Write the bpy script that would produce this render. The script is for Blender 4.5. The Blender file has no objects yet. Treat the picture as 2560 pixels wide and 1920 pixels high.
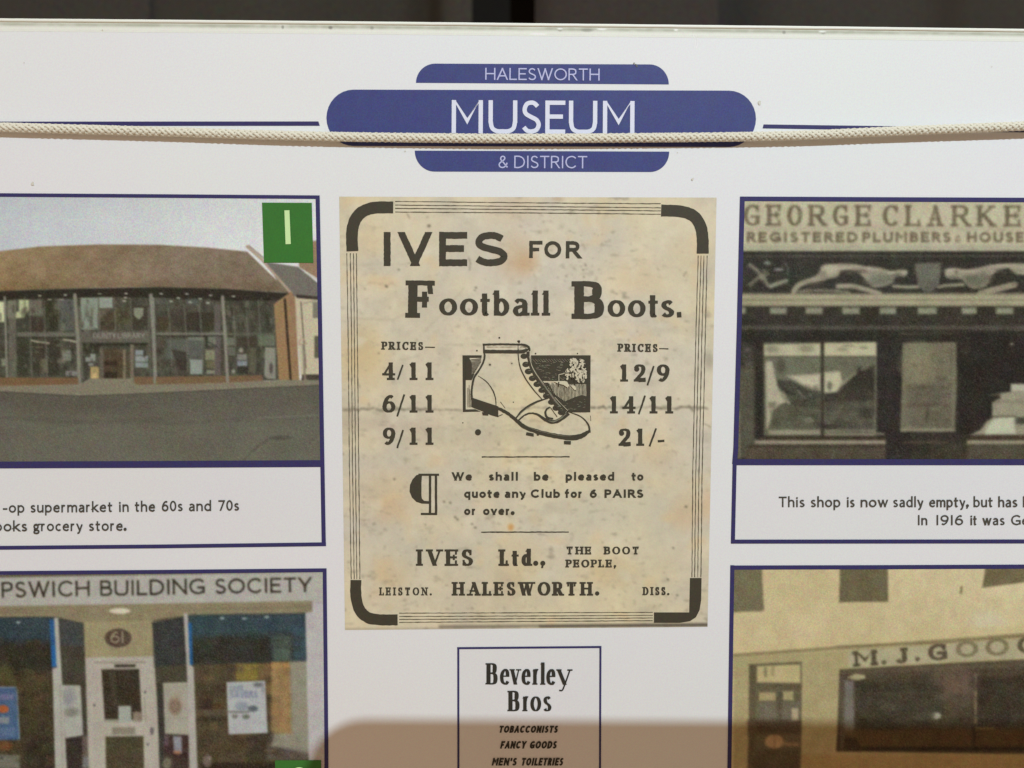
import bpy, math, random
import numpy as np
from mathutils import Vector, Matrix
random.seed(7); RNG = np.random.default_rng(11)
SC = bpy.context.scene
COL = SC.collection

# ------------------------------------------------------------------ camera
# board: vertical plane y=0, x right, z up; the camera stands about 25 cm in front of it
FPX = 2400.0; CX, CY = 1280.0, 960.0; DIST = 0.250
Hh = Vector((74120.0, -110.0, FPX)); Vv = Vector((12.0, 30170.0, FPX))   # x right, y down, z forward (camera axes)
V0 = Vv.normalized(); H0 = (Hh - V0 * Hh.dot(V0)).normalized()
N0 = H0.cross(V0)                                                        # into the board
# world axes seen in camera coordinates: X->H0, Z->-V0, Y->N0
def cam2world(v):
    return Vector((v.dot(H0), v.dot(N0), -v.dot(V0)))
C0 = -cam2world(Vector((0, 0, 1))) * DIST                                # the optical axis meets the board at the origin
def P(px, py, h=0.0):
    """point of the board (or h metres in front of it) that shows at a place of the picture; used as the board's own drawing coordinates"""
    r = cam2world(Vector(((px - CX) / FPX, (py - CY) / FPX, 1)))
    t = (-h - C0.y) / r.y
    return C0 + r * t
PX = DIST / FPX
cam_d = bpy.data.cameras.new('camera'); cam = bpy.data.objects.new('camera', cam_d); COL.objects.link(cam)
xr = cam2world(Vector((1, 0, 0))); yu = cam2world(Vector((0, -1, 0))); bk = cam2world(Vector((0, 0, -1)))
M = Matrix.Identity(4)
for i, v in enumerate((xr, yu, bk)):
    for j in range(3): M[j][i] = v[j]
M.translation = C0
cam.matrix_world = M
cam_d.sensor_width = 36.0; cam_d.lens = 36.0 * FPX / 2560.0
cam_d.clip_start = 0.01; cam_d.clip_end = 60
cam_d.dof.use_dof = True; cam_d.dof.focus_distance = 0.2515; cam_d.dof.aperture_fstop = 16
SC.camera = cam

# ------------------------------------------------------------------ light
w = bpy.data.worlds.new('World'); SC.world = w; w.use_nodes = True
w.node_tree.nodes['Background'].inputs['Color'].default_value = (0.412, 0.277, 0.180, 1)
w.node_tree.nodes['Background'].inputs['Strength'].default_value = 1.0
LAMP = Vector((0.26, -0.82, 0.57))
ld = bpy.data.lights.new('main_lamp_light', 'POINT'); lo = bpy.data.objects.new('main_lamp_light', ld); COL.objects.link(lo)
lo.location = LAMP; ld.energy = 29.9; ld.color = (0.85, 1.0, 1.09); ld.shadow_soft_size = 0.0034  # unseen cool main lamp, placed by shadow direction and fall-off
SC.view_settings.view_transform = 'Standard'; SC.view_settings.look = 'None'
SC.view_settings.exposure = 0; SC.view_settings.gamma = 1

WHITE = np.array([0.86, 0.825, 0.80])      # light that the board sends back per unit of albedo
def lin(c):
    c = np.asarray(c, float) / 255.0
    return np.where(c <= 0.04045, c / 12.92, ((c + 0.055) / 1.055) ** 2.4)
def alb(c): return np.clip(lin(c) / WHITE, 0.0, 0.93)

# ------------------------------------------------------------------ materials
def mat(name, color=None, attr=False, rough=0.5, grain=0.12, gscale=2900, spec=0.2, bump=0.0, blot=0.0, blotscale=60):
    m = bpy.data.materials.new(name); m.use_nodes = True
    nt = m.node_tree; b = nt.nodes['Principled BSDF']; L = nt.links
    tc = nt.nodes.new('ShaderNodeTexCoord')
    if attr:
        s = nt.nodes.new('ShaderNodeAttribute'); s.attribute_name = 'Col'; src = s.outputs['Color']
    else:
        s = nt.nodes.new('ShaderNodeRGB'); s.outputs[0].default_value = (*[float(v) for v in color], 1); src = s.outputs[0]
    n = nt.nodes.new('ShaderNodeTexNoise'); n.inputs['Scale'].default_value = gscale; n.inputs['Detail'].default_value = 1.0
    L.new(tc.outputs['Object'], n.inputs['Vector'])
    mr = nt.nodes.new('ShaderNodeVectorMath'); mr.operation = 'MULTIPLY_ADD'
    mr.inputs[1].default_value = (2 * grain,) * 3; mr.inputs[2].default_value = (1 - grain,) * 3
    L.new(n.outputs['Color'], mr.inputs[0])
    mx = nt.nodes.new('ShaderNodeVectorMath'); mx.operation = 'MULTIPLY'
    L.new(src, mx.inputs[0]); L.new(mr.outputs[0], mx.inputs[1]); out = mx.outputs[0]
    if blot:
        n2 = nt.nodes.new('ShaderNodeTexNoise'); n2.inputs['Scale'].default_value = blotscale; n2.inputs['Detail'].default_value = 4
        L.new(tc.outputs['Object'], n2.inputs['Vector'])
        m2 = nt.nodes.new('ShaderNodeVectorMath'); m2.operation = 'MULTIPLY_ADD'
        m2.inputs[1].default_value = (2 * blot,) * 3; m2.inputs[2].default_value = (1 - blot,) * 3
        L.new(n2.outputs['Color'], m2.inputs[0])
        m3 = nt.nodes.new('ShaderNodeVectorMath'); m3.operation = 'MULTIPLY'
        L.new(out, m3.inputs[0]); L.new(m2.outputs[0], m3.inputs[1]); out = m3.outputs[0]
    L.new(out, b.inputs['Base Color'])
    b.inputs['Roughness'].default_value = rough; b.inputs['Specular IOR Level'].default_value = spec
    if bump:
        bn = nt.nodes.new('ShaderNodeBump'); bn.inputs['Strength'].default_value = bump; bn.inputs['Distance'].default_value = 0.0001
        L.new(n.outputs['Fac'], bn.inputs['Height']); L.new(bn.outputs[0], b.inputs['Normal'])
    return m
M_white = mat('board_white', alb((218, 216.5, 215)), grain=0.085, blot=0.04, blotscale=16, rough=0.55, gscale=2600)
M_panelwhite = mat('caption_white', alb((216, 214, 212.5)), grain=0.085, blot=0.035, blotscale=25, rough=0.55, gscale=2600)
M_blue = mat('badge_blue', alb((62, 67, 117)), grain=0.45, blot=0.16, blotscale=330)
M_line = mat('line_navy', alb((54, 50, 92)), grain=0.45, blot=0.10, blotscale=400)
M_wletter = mat('badge_letter_white', alb((212, 212, 228)), grain=0.05)
M_sletter = mat('badge_letter_pale', alb((180, 180, 212)), grain=0.08)
M_ink = mat('old_ink', alb((66, 61, 49)), grain=0.30, blot=0.12, blotscale=500)
M_inkthin = mat('old_ink_fine', alb((88, 80, 65)), grain=0.30, blot=0.25, blotscale=900)
M_inkgrey = mat('old_ink_grey', alb((122, 116, 98)), grain=0.35, blot=0.2, blotscale=900)
M_paperlite = mat('old_paper_bare', alb((200, 190, 163)), grain=0.08, blot=0.05, blotscale=200)
M_caption = mat('caption_ink', alb((74, 70, 62)), grain=0.25)
M_black = mat('notice_ink', alb((50, 48, 42)), grain=0.25)
M_green = mat('tag_green', alb((56, 110, 46)), grain=0.25, blot=0.1, blotscale=200)
M_greenlt = mat('tag_digit', alb((196, 222, 160)), grain=0.06)
M_photo = mat('photo_print', attr=True, grain=0.30, rough=0.55, gscale=2700, blot=0.09, blotscale=420)
M_paper = mat('aged_paper', attr=True, grain=0.10, rough=0.6, gscale=2800)
M_edge = mat('edge_plastic', alb((226, 225, 214)), grain=0.05, rough=0.4, blot=0.05, blotscale=120)
M_rope = mat('cord_fibre', (0.79, 0.765, 0.64), grain=0.10, rough=0.8, gscale=5000, spec=0.1, bump=0.3)
M_core = mat('cord_core', (0.60, 0.57, 0.46), grain=0.10, rough=0.9, spec=0.05)

# ------------------------------------------------------------------ mesh helpers
def tag(o, label=None, cat=None, kind=None, group=None):
    if label: o['label'] = label
    if cat: o['category'] = cat
    if kind: o['kind'] = kind
    if group: o['group'] = group
    return o
class MB:
    """collects flat printed shapes, given in the board's drawing coordinates"""
    def __init__(s, h): s.v = []; s.f = []; s.h = h; s.k = 0
    def poly(s, pts, dz=None):
        if dz is None: s.k = (s.k + 1) % 24; dz = s.k * 5e-6
        i = len(s.v)
        for x, y in pts: s.v.append(tuple(P(x, y, s.h + dz)))
        s.f.append(tuple(range(i, i + len(pts))))
    def strip(s, Lp, Rp, dz=None):
        if dz is None: s.k = (s.k + 1) % 24; dz = s.k * 5e-6
        i = len(s.v)
        for a, b in zip(Lp, Rp):
            s.v.append(tuple(P(*a, s.h + dz))); s.v.append(tuple(P(*b, s.h + dz)))
        for k in range(len(Lp) - 1):
            s.f.append((i + 2 * k, i + 2 * k + 1, i + 2 * k + 3, i + 2 * k + 2))
    def add(s, shapes):
        for q in shapes:
            if q[0] == 'p': s.poly(q[1])
            else: s.strip(q[1], q[2])
    def build(s, name, m, parent=None, label=None):
        me = bpy.data.meshes.new(name); me.from_pydata(s.v, [], s.f); me.materials.append(m)
        o = bpy.data.objects.new(name, me); COL.objects.link(o)
        if parent: o.parent = parent
        if label: o['label'] = label
        return o
def newobj(name, v, f, m, parent=None, smooth=False):
    me = bpy.data.meshes.new(name); me.from_pydata(v, [], f); me.materials.append(m)
    if smooth: me.polygons.foreach_set('use_smooth', [True] * len(me.polygons))
    o = bpy.data.objects.new(name, me); COL.objects.link(o)
    if parent: o.parent = parent
    return o
def smooth(pts, n=6, closed=False):
    pts = [tuple(p) for p in pts]
    if len(pts) < 3: return pts
    out = []; N = len(pts)
    rng = range(N) if closed else range(N - 1)
    for i in rng:
        g = (lambda k: pts[k % N]) if closed else (lambda k: pts[min(max(k, 0), N - 1)])
        p0, p1, p2, p3 = g(i - 1), g(i), g(i + 1), g(i + 2)
        for k in range(n):
            t = k / n
            out.append(tuple(0.5 * (2 * p1[d] + (p2[d] - p0[d]) * t + (2 * p0[d] - 5 * p1[d] + 4 * p2[d] - p3[d]) * t * t
                       + (3 * p1[d] - p0[d] - 3 * p2[d] + p3[d]) * t ** 3) for d in range(2)))
    out.append(pts[0] if closed else pts[-1])
    return out
def ribbon(pts, wd, jit=0.0):
    """left and right edges of a stroke; wd a number or a list"""
    n = len(pts); L = []; R = []
    for i, p in enumerate(pts):
        a = pts[max(i - 1, 0)]; b = pts[min(i + 1, n - 1)]
        if i == 0 and pts[0] == pts[-1]: a = pts[-2]
        if i == n - 1 and pts[0] == pts[-1]: b = pts[1]
        dx, dy = b[0] - a[0], b[1] - a[1]; d = math.hypot(dx, dy) or 1
        ww = (wd[i] if hasattr(wd, '__len__') else wd) / 2
        j1 = random.uniform(-jit, jit); j2 = random.uniform(-jit, jit)
        nx, ny = -dy / d, dx / d
        L.append((p[0] + nx * (ww + j1), p[1] + ny * (ww + j1))); R.append((p[0] - nx * (ww + j2), p[1] - ny * (ww + j2)))
    return ('s', L, R)
def resample(pts, step):
    out = [pts[0]]
    for a, b in zip(pts, pts[1:]):
        n = max(1, int(math.hypot(b[0] - a[0], b[1] - a[1]) / step))
        for k in range(1, n + 1): out.append((a[0] + (b[0] - a[0]) * k / n, a[1] + (b[1] - a[1]) * k / n))
    return out

# ------------------------------------------------------------------ lettering: one skeleton alphabet, drawn thin or fat, plain or with serifs
G = {
'A': (.80, "LT .5,1 1,0;Lt .5,1 0,0;Lt .2,.32 .8,.32;s0,0;s1,0"),
'B': (.62, "LT 0,0 0,1;Ca 0,1 .5,1 .82,.93 .88,.76 .8,.6 .5,.53 0,.53;Ca 0,.53 .55,.53 .9,.45 1,.27 .9,.07 .55,0 0,0;l0,1;l0,0"),
'C': (.80, "Ca 1,.84 .78,.98 .5,1 .15,.85 0,.5 .15,.15 .5,0 .78,.03 1,.18;+Lt 1,.98 1,.72"),
'D': (.78, "LT 0,0 0,1;Ca 0,1 .45,1 .85,.83 1,.5 .85,.17 .45,0 0,0;l0,1;l0,0"),
'E': (.58, "LT 0,0 0,1;Lt 0,1 1,1;Lt 0,.52 .85,.52;Lt 0,0 1,0;+Lt 1,1 1,.78;+Lt 1,0 1,.24;+Lt .72,.63 .72,.41;l0,1;l0,0"),
'F': (.54, "LT 0,0 0,1;Lt 0,1 1,1;Lt 0,.5 .66,.5;+LM .96,1 1.02,.74;+LM .68,.66 .68,.32;l0,1;s0,0"),
'G': (.84, "Ca 1,.84 .78,.98 .5,1 .15,.85 0,.5 .15,.15 .5,0 .78,.03 1,.14;LT 1,.42 1,.08;Lt .6,.42 1,.42;+Lt 1,.98 1,.72"),
'H': (.74, "LT 0,0 0,1;LT 1,0 1,1;Lt 0,.52 1,.52;s0,0;s0,1;s1,0;s1,1"),
'I': (.10, "LT .5,0 .5,1;s.5,0;s.5,1"),
'J': (.40, "LT 1,1 1,.3;Ca 1,.3 .9,.06 .5,0 .15,.04 0,.2;s1,1"),
'K': (.70, "LT 0,0 0,1;Lt 0,.4 .95,1;LT .3,.55 1,0;s0,0;s0,1;s.9,1;s1,0"),
'L': (.52, "LT 0,0 0,1;Lt 0,0 1,0;+Lt 1,0 1,.24;s0,1;l0,0"),
'M': (.92, "Lt 0,0 0,1;Z.04,.965 .5,.30 .96,.965;LT 1,1 1,0;s0,0;s1,0;l0,1;r1,1"),
'N': (.76, "Lt 0,0 0,1;LT 0,1 1,0;Lt 1,0 1,1;s0,0;l0,1;s1,1"),
'O': (.94, "Oa .5,.5 .5,.5"),
'P': (.56, "LT 0,0 0,1;Ca 0,1 .55,1 .93,.92 1,.73 .93,.54 .55,.46 0,.46;s0,0;l0,1"),
'R': (.62, "LT 0,0 0,1;Ca 0,1 .5,1 .83,.92 .9,.75 .82,.57 .5,.5 0,.5;LT .48,.5 1,0;s0,0;l0,1;r1,0"),
'S': (.54, "Ca .92,.87 .72,.97 .5,1 .2,.95 .05,.77 .15,.61 .5,.5 .85,.4 1,.24 .85,.06 .5,0 .22,.03 0,.15;+Lt .94,.98 .94,.74;+Lt .02,.02 .02,.27"),
'T': (.66, "LT .5,0 .5,1;Lt 0,1 1,1;+Lt 0,1 0,.78;+Lt 1,1 1,.78;s.5,0"),
'U': (.74, "LT 0,1 0,.36;Ca 0,.36 .06,.12 .25,.01 .5,0 .75,.01 .94,.12 1,.36;Lt 1,1 1,.36;s0,1;s1,1"),
'V': (.76, "LT 0,1 .5,0;Lt .5,0 1,1;s0,1;s1,1"),
'W': (1.16, "LT 0,1 .26,0;Lt .26,0 .5,1;LT .5,1 .74,0;Lt .74,0 1,1;s0,1;s.5,1;s1,1"),
'Y': (.70, "LT .5,.45 .5,0;LT 0,1 .5,.43;Lt .5,.43 1,1;s0,1;s1,1;s.5,0"),
'a': (.46, "Ca .08,.56 .3,.66 .6,.66 .88,.58 .93,.42;LT .95,.45 .95,0;Ca .95,.38 .5,.36 .12,.28 .02,.14 .2,0 .5,-.01 .95,.13;r1,0"),
'b': (.54, "LT 0,0 0,1.05;Ca 0,.5 .3,.65 .6,.66 .9,.52 1,.33 .9,.12 .6,0 .3,.01 0,.14;f0,1.05"),
'c': (.44, "Ca 1,.56 .75,.65 .55,.66 .15,.54 0,.33 .15,.1 .55,0 .8,.01 1,.1"),
'd': (.54, "LT 1,0 1,1.05;Ca 1,.5 .7,.65 .4,.66 .1,.52 0,.33 .1,.12 .4,0 .7,.01 1,.14;f1,1.05;r1,0"),
'e': (.52, "Lt .04,.36 .96,.36;Ca .97,.36 .92,.54 .75,.64 .52,.66 .15,.54 0,.33 .12,.1 .52,0 .78,.01 1,.12"),
'f': (.32, "LT .35,0 .35,.8;Ca .35,.8 .45,1 .7,1.06 1,1.04;Lt 0,.64 .9,.64;s.35,0"),
'g': (.50, "Oa .42,.42 .4,.24;Ca .2,.22 .1,.1 .35,.03 .8,.0 1,-.12 .85,-.28 .45,-.33 .05,-.26 .05,-.1 .3,.02;Lt .75,.6 1,.66"),
'h': (.50, "LT 0,0 0,1.05;Ca 0,.46 .25,.62 .55,.66 .88,.6 .98,.4;LT 1,.42 1,0;s0,0;s1,0;f0,1.05"),
'i': (.08, "LT .5,0 .5,.66;D.5,.93;s.5,0;f.5,.66"),
'k': (.48, "LT 0,0 0,1.05;Lt 0,.26 .85,.66;LT .25,.36 1,0;s0,0"),
'l': (.08, "LT .5,0 .5,1.05;s.5,0;f.5,1.05"),
'm': (.86, "LT 0,0 0,.66;Ca 0,.46 .15,.62 .3,.66 .47,.58 .5,.42;LT .5,.44 .5,0;Ca .5,.46 .65,.62 .8,.66 .97,.58 1,.42;LT 1,.44 1,0;s0,0;s.5,0;s1,0"),
'n': (.50, "LT 0,0 0,.66;Ca 0,.46 .25,.62 .55,.66 .88,.6 .98,.4;LT 1,.42 1,0;s0,0;s1,0;f0,.66"),
'o': (.58, "Oa .5,.33 .5,.33"),
'p': (.54, "LT 0,-.32 0,.66;Ca 0,.5 .3,.65 .6,.66 .9,.52 1,.33 .9,.12 .6,0 .3,.01 0,.14;s0,-.32"),
'q': (.54, "LT 1,-.32 1,.66;Ca 1,.5 .7,.65 .4,.66 .1,.52 0,.33 .1,.12 .4,0 .7,.01 1,.14"),
'r': (.30, "LT 0,0 0,.66;Ca 0,.4 .25,.6 .55,.67 1,.63;s0,0;f0,.66"),
's': (.38, "Ca .92,.57 .7,.65 .5,.66 .15,.6 .08,.48 .3,.37 .7,.29 .97,.18 .85,.05 .5,0 .2,.02 0,.09"),
't': (.32, "LT .35,.9 .35,.16;Ca .35,.2 .45,.02 .7,-.01 1,.05;Lt 0,.64 .95,.64"),
'u': (.50, "LT 0,.66 0,.24;Ca 0,.26 .1,.05 .4,-.01 .75,.05 1,.2;LT 1,0 1,.66"),
'v': (.50, "LT 0,.66 .5,0;Lt .5,0 1,.66;s0,.66;s1,.66"),
'w': (.80, "LT 0,.66 .26,0;Lt .26,0 .5,.66;LT .5,.66 .74,0;Lt .74,0 1,.66"),
'y': (.50, "LT 0,.66 .52,0;Ct 1,.66 .75,.28 .5,-.08 .3,-.3 .02,-.3;s0,.66;s1,.66"),
'0': (.54, "Oa .5,.5 .5,.5"),
'1': (.12, "LT .5,0 .5,1;s.5,0;+CT -1.6,.84 -.6,.9 .5,1"),
'2': (.54, "Ca .02,.78 .15,.95 .5,1 .85,.94 .97,.74 .8,.5 .4,.25 0,0;Lt 0,0 1,0;+LT .62,.02 .98,.05;+D.12,.76"),
'4': (.58, "LT .74,0 .74,1;Lt .74,1 0,.3;Lt 0,.3 1,.3;s.74,0"),
'6': (.56, "Oa .5,.3 .5,.3;Ca .9,.9 .66,1 .3,.84 .06,.54 .0,.3"),
'7': (.54, "Lt 0,1 1,1;LT 1,1 .3,0"),
'9': (.56, "Oa .5,.7 .5,.3;Ca .1,.1 .34,0 .7,.16 .94,.46 1,.7"),
'&': (.70, "Ca 1,.0 .5,.45 .2,.72 .25,.93 .45,1 .65,.92 .65,.75 .4,.57 .08,.38 .02,.18 .2,.02 .5,.0 .8,.15 .95,.42"),
'.': (.02, "D.5,0"), ',': (.02, "D.5,0;Lt .5,0 -2,-.16"), "'": (.02, "Lt .5,1 .5,.75"),
'-': (.30, "Lt 0,.33 1,.33"), '/': (.36, "Lt 0,-.05 1,1.05"),
}
def nums(sx):
    return [tuple(float(v) for v in q.split(',')) for q in sx.split()]
def glyph(ch, x0, wd, f, H, T, t, serif, jit, sl):
    """shapes of one letter; f maps (u, v) of the line (v up, both in drawing units) to the board"""
    out = []; W = max(wd - T, 0.01)
    if ch in ".,'iI1l" : x0c = x0 + wd / 2 - W / 2
    def q(p): return (x0 + T / 2 + p[0] * W, t / 2 + p[1] * (H - t))
    def emit(L, R): out.append(('s', [f(*a) for a in L], [f(*a) for a in R]))
    def straight(a, b, wdt):
        dx, dy = b[0] - a[0], b[1] - a[1]
        if abs(dy) > abs(dx) * 0.35:
            if dy < 0: a, b = b, a; dx, dy = -dx, -dy
            hw = wdt / 2 * math.hypot(dx, dy) / abs(dy) if abs(dx) > 1e-6 else wdt / 2
            ex = t / 2; k = dx / dy
            a = (a[0] - k * ex, a[1] - ex); b = (b[0] + k * ex, b[1] + ex)
            pts = resample([a, b], 5 if jit else 1e9)
            emit([(p[0] - hw + random.uniform(-jit, jit), p[1]) for p in pts], [(p[0] + hw + random.uniform(-jit, jit), p[1]) for p in pts])
        else:
            if dx < 0: a, b = b, a
            a = (a[0] - T / 2, a[1]); b = (b[0] + T / 2, b[1])
            pts = resample([a, b], 5 if jit else 1e9)
            emit([(p[0], p[1] - wdt / 2 + random.uniform(-jit, jit)) for p in pts], [(p[0], p[1] + wdt / 2 + random.uniform(-jit, jit)) for p in pts])
    for st in G[ch][1].split(';'):
        if st[0] == '+':
            if not serif: continue
            st = st[1:]
        c = st[0]
        if c == 'L':
            pts = [q(p) for p in nums(st[2:])]
            wdt = T if st[1] == 'T' else (T * .55 if st[1] == 'M' else (t if serif else (T + t) / 2))
            straight(pts[0], pts[1], wdt)
        elif c == 'Z':
            pts = [q(p) for p in nums(st[1:])]
            (ax, ay), (bx_, by_), (cx_, cy_) = pts
            th = math.atan2(abs(by_ - ay), abs(bx_ - ax)); wz = T if not serif else (T + t) / 2
            hw = wz / 2 / math.sin(th); vh = wz / 2 / math.cos(th)
            k = (bx_ - ax) / (ay - by_); tp = H - ay
            emit([(ax - hw * .55 - k * tp * 0, H), (bx_, by_ - vh * .5), (cx_ - hw * .9 + k * tp, H)], [(ax + hw * .9 - k * tp, H), (bx_, by_ + vh * 1.1), (cx_ + hw * .55, H)])
        elif c in 'CO':
            if c == 'C':
                pts = smooth([q(p) for p in nums(st[2:])], 4)
            else:
                (cx_, cy_), (rx, ry) = nums(st[2:])
                n = 28; pts = [q((cx_ + rx * math.cos(2 * math.pi * k / n), cy_ + ry * math.sin(2 * math.pi * k / n))) for k in range(n)]
                pts.append(pts[0])
            if st[1] == 'T': wds = T
            elif st[1] == 't' and serif: wds = t
            elif serif:
                wds = []
                for i in range(len(pts)):
                    a = pts[max(i - 1, 0)]; b = pts[min(i + 1, len(pts) - 1)]
                    d = math.hypot(b[0] - a[0], b[1] - a[1]) or 1
                    sy = abs(b[1] - a[1]) / d
                    wds.append(t + (T - t) * sy ** 1.5)
            else: wds = T if T < 2 * t else (T + t) / 2
            _, L, R = ribbon(pts, wds, jit); emit(L, R)
        elif c == 'D':
            p = q(nums(st[1:])[0]); r = max(T * 0.62, t) if ch != 'i' else T * 0.62
            yy = p[1] if p[1] > r else r - 0.2
            pts = [(p[0] + r * math.cos(a * math.pi / 5), yy + r * math.sin(a * math.pi / 5)) for a in range(10)]
            out.append(('p', [f(*a) for a in pts]))
        elif c in 'slrf' and serif:
            p = q(nums(st[1:])[0]); e = T * 0.5 + serif
            a = p[0] - e if c in 'slf' else p[0]; b = p[0] + e if c in 'sr' else p[0]
            th = t * 0.9; top = p[1] > t
            y0 = p[1] - t / 2; y1 = p[1] + t / 2
            if c == 'f':
                out.append(('p', [f(*z) for z in ((a, p[1] - t * .9), (p[0], p[1] - t * 1.2), (p[0], p[1] + t / 2), (p[0] - T * .3, p[1] + t / 2))]))
            else: emit([(a, y0), (b, y0)], [(a, y1), (b, y1)])
    return out
def textline(txt, x0, x1, y0, y1, H, T, t=None, serif=0, gap=.16, jit=0.0, slant=0.0, boxes=None, space=.36):
    """letters along the base line (x0,y0)-(x1,y1), capital height H; stroke T thick, t thin"""
    t = t or T
    d = math.hypot(x1 - x0, y1 - y0); ux, uy = (x1 - x0) / d, (y1 - y0) / d
    def f(u, v): return (x0 + ux * (u + slant * v) + uy * v, y0 + uy * (u + slant * v) - ux * v)
    sh = []
    if boxes:
        for ch, a, b in boxes: sh += glyph(ch, a - x0, b - a, f, H, T, t, serif, jit, slant)
        return sh
    # widths: the fixed part is the stroke, the rest stretches
    fix = 0; free = 0; items = []
    for i, ch in enumerate(txt):
        if ch == ' ': free += space; items.append((ch, 0, space)); continue
        g = G[ch][0]; fw = T; fr = g
        if serif: fw += serif * (2 if ch in 'HIilhnmNKAVWYUTfr1' else 0.8)
        items.append((ch, fw, fr)); fix += fw; free += fr
        if i < len(txt) - 1 and txt[i + 1] != ' ': free += gap
    k = (d - fix) / free; u = 0
    for i, (ch, fw, fr) in enumerate(items):
        if ch == ' ': u += fr * k; continue
        wd = fw + fr * k
        if serif:
            ins = (fw - T) / 2 * (1 if ch in 'HIilhnmNKAVWYUTfr1' else 1)
            sh += glyph(ch, u + ins, wd - 2 * ins, f, H, T, t, serif, jit, slant)
        else: sh += glyph(ch, u, wd, f, H, T, t, 0, jit, slant)
        u += wd
        if i < len(items) - 1 and items[i + 1][0] != ' ': u += gap * k
    return sh

# ------------------------------------------------------------------ painter for the printed photographs: colours on a fine mesh
def vnoise(X, Y, s, seed):
    r = np.random.default_rng(seed); T_ = r.random((64, 64))
    a = X / s; b = Y / s; i = np.floor(a).astype(int); j = np.floor(b).astype(int)
    u = a - i; v = b - j; u = u * u * (3 - 2 * u); v = v * v * (3 - 2 * v)
    g = lambda p, q_: T_[p % 64, q_ % 64]
    return (g(i, j) * (1 - u) * (1 - v) + g(i + 1, j) * u * (1 - v) + g(i, j + 1) * (1 - u) * v + g(i + 1, j + 1) * u * v) * 2 - 1
def crop(ox, oy, s): return lambda pts: [(ox + x / s, oy + y / s) for x, y in pts]
class Pic:
    def __init__(s, TL, TR, BR, BL, step, base):
        nx = int(max(abs(TR[0] - TL[0]), 8) / step) + 1; ny = int(abs(BL[1] - TL[1]) / step) + 1
        u, v = np.meshgrid(np.linspace(0, 1, nx), np.linspace(0, 1, ny))
        s.X = (TL[0] * (1 - u) + TR[0] * u) * (1 - v) + (BL[0] * (1 - u) + BR[0] * u) * v
        s.Y = (TL[1] * (1 - u) + TR[1] * u) * (1 - v) + (BL[1] * (1 - u) + BR[1] * u) * v
        s.c = np.ones(s.X.shape + (3,)) * np.array(base, float); s.nx, s.ny = nx, ny; s.f = lambda p: p
    def sub(s, pts, pad):
        xs = [p[0] for p in pts]; ys = [p[1] for p in pts]
        m = (s.X > min(xs) - pad) & (s.X < max(xs) + pad) & (s.Y > min(ys) - pad) & (s.Y < max(ys) + pad)
        return np.nonzero(m)
    def mix(s, idx, a, c):
        a = a[..., None]; c = np.asarray(c, float)
        s.c[idx] = s.c[idx] * (1 - a) + c * a
    def poly(s, pts, c, a=1.0, soft=2.0, raw=False):
        if not raw: pts = s.f(pts)
        idx = s.sub(pts, soft + 2)
        if len(idx[0]) == 0: return
        X, Y = s.X[idx], s.Y[idx]; D = np.full(X.shape, 1e9); ins = np.zeros(X.shape, bool)
        n = len(pts)
        for i in range(n):
            (x1, y1), (x2, y2) = pts[i], pts[(i + 1) % n]
            dx, dy = x2 - x1, y2 - y1; l2 = dx * dx + dy * dy + 1e-9
            t = np.clip(((X - x1) * dx + (Y - y1) * dy) / l2, 0, 1)
            D = np.minimum(D, np.hypot(X - x1 - t * dx, Y - y1 - t * dy))
            cr = ((y1 > Y) != (y2 > Y)) & (X < dx * (Y - y1) / (dy if abs(dy) > 1e-9 else 1e-9) + x1)
            ins ^= cr
        sd = np.where(ins, D, -D)
        s.mix(idx, a * np.clip(sd / soft + 0.5, 0, 1), c)
    def box(s, x0, y0, x1, y1, c, a=1.0, soft=2.0): s.poly([(x0, y0), (x1, y0), (x1, y1), (x0, y1)], c, a, soft)
    def line(s, pts, wd, c, a=1.0, soft=2.0):
        pts = s.f(pts); idx = s.sub(pts, wd / 2 + soft + 2)
        if len(idx[0]) == 0: return
        X, Y = s.X[idx], s.Y[idx]; D = np.full(X.shape, 1e9)
        for (x1, y1), (x2, y2) in zip(pts, pts[1:]):
            dx, dy = x2 - x1, y2 - y1; l2 = dx * dx + dy * dy + 1e-9
            t = np.clip(((X - x1) * dx + (Y - y1) * dy) / l2, 0, 1)
            D = np.minimum(D, np.hypot(X - x1 - t * dx, Y - y1 - t * dy))
        s.mix(idx, a * np.clip((wd / 2 - D) / soft + 0.5, 0, 1), c)
    def ell(s, cx, cy, rx, ry, c, a=1.0, soft=0.3):
        """soft is a share of the radius"""
        (x, y), (x2, y2) = s.f([(cx, cy), (cx + rx, cy + ry)]); rx, ry = abs(x2 - x), abs(y2 - y)
        idx = s.sub([(x - rx, y - ry), (x + rx, y + ry)], max(rx, ry) * soft + 2)
        if len(idx[0]) == 0: return
        r = np.hypot((s.X[idx] - x) / rx, (s.Y[idx] - y) / ry)
        s.mix(idx, a * np.clip((1 - r) / soft + 0.5, 0, 1), c)
    def noise(s, sc, amp, seed, box=None, tint=(1, 1, 1), sy=1.0):
        n = vnoise(s.X, s.Y * sy, sc, seed)
        if box: n = n * ((s.X > box[0]) & (s.X < box[2]) & (s.Y > box[1]) & (s.Y < box[3]))
        s.c += n[..., None] * amp * np.array(tint)
    def text(s, shapes, c, a=1.0, soft=2.5):
        for q in shapes:
            pts = list(q[1]) + (list(q[2])[::-1] if q[0] == 's' else [])
            s.poly(pts, c, a, soft, raw=True)
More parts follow.
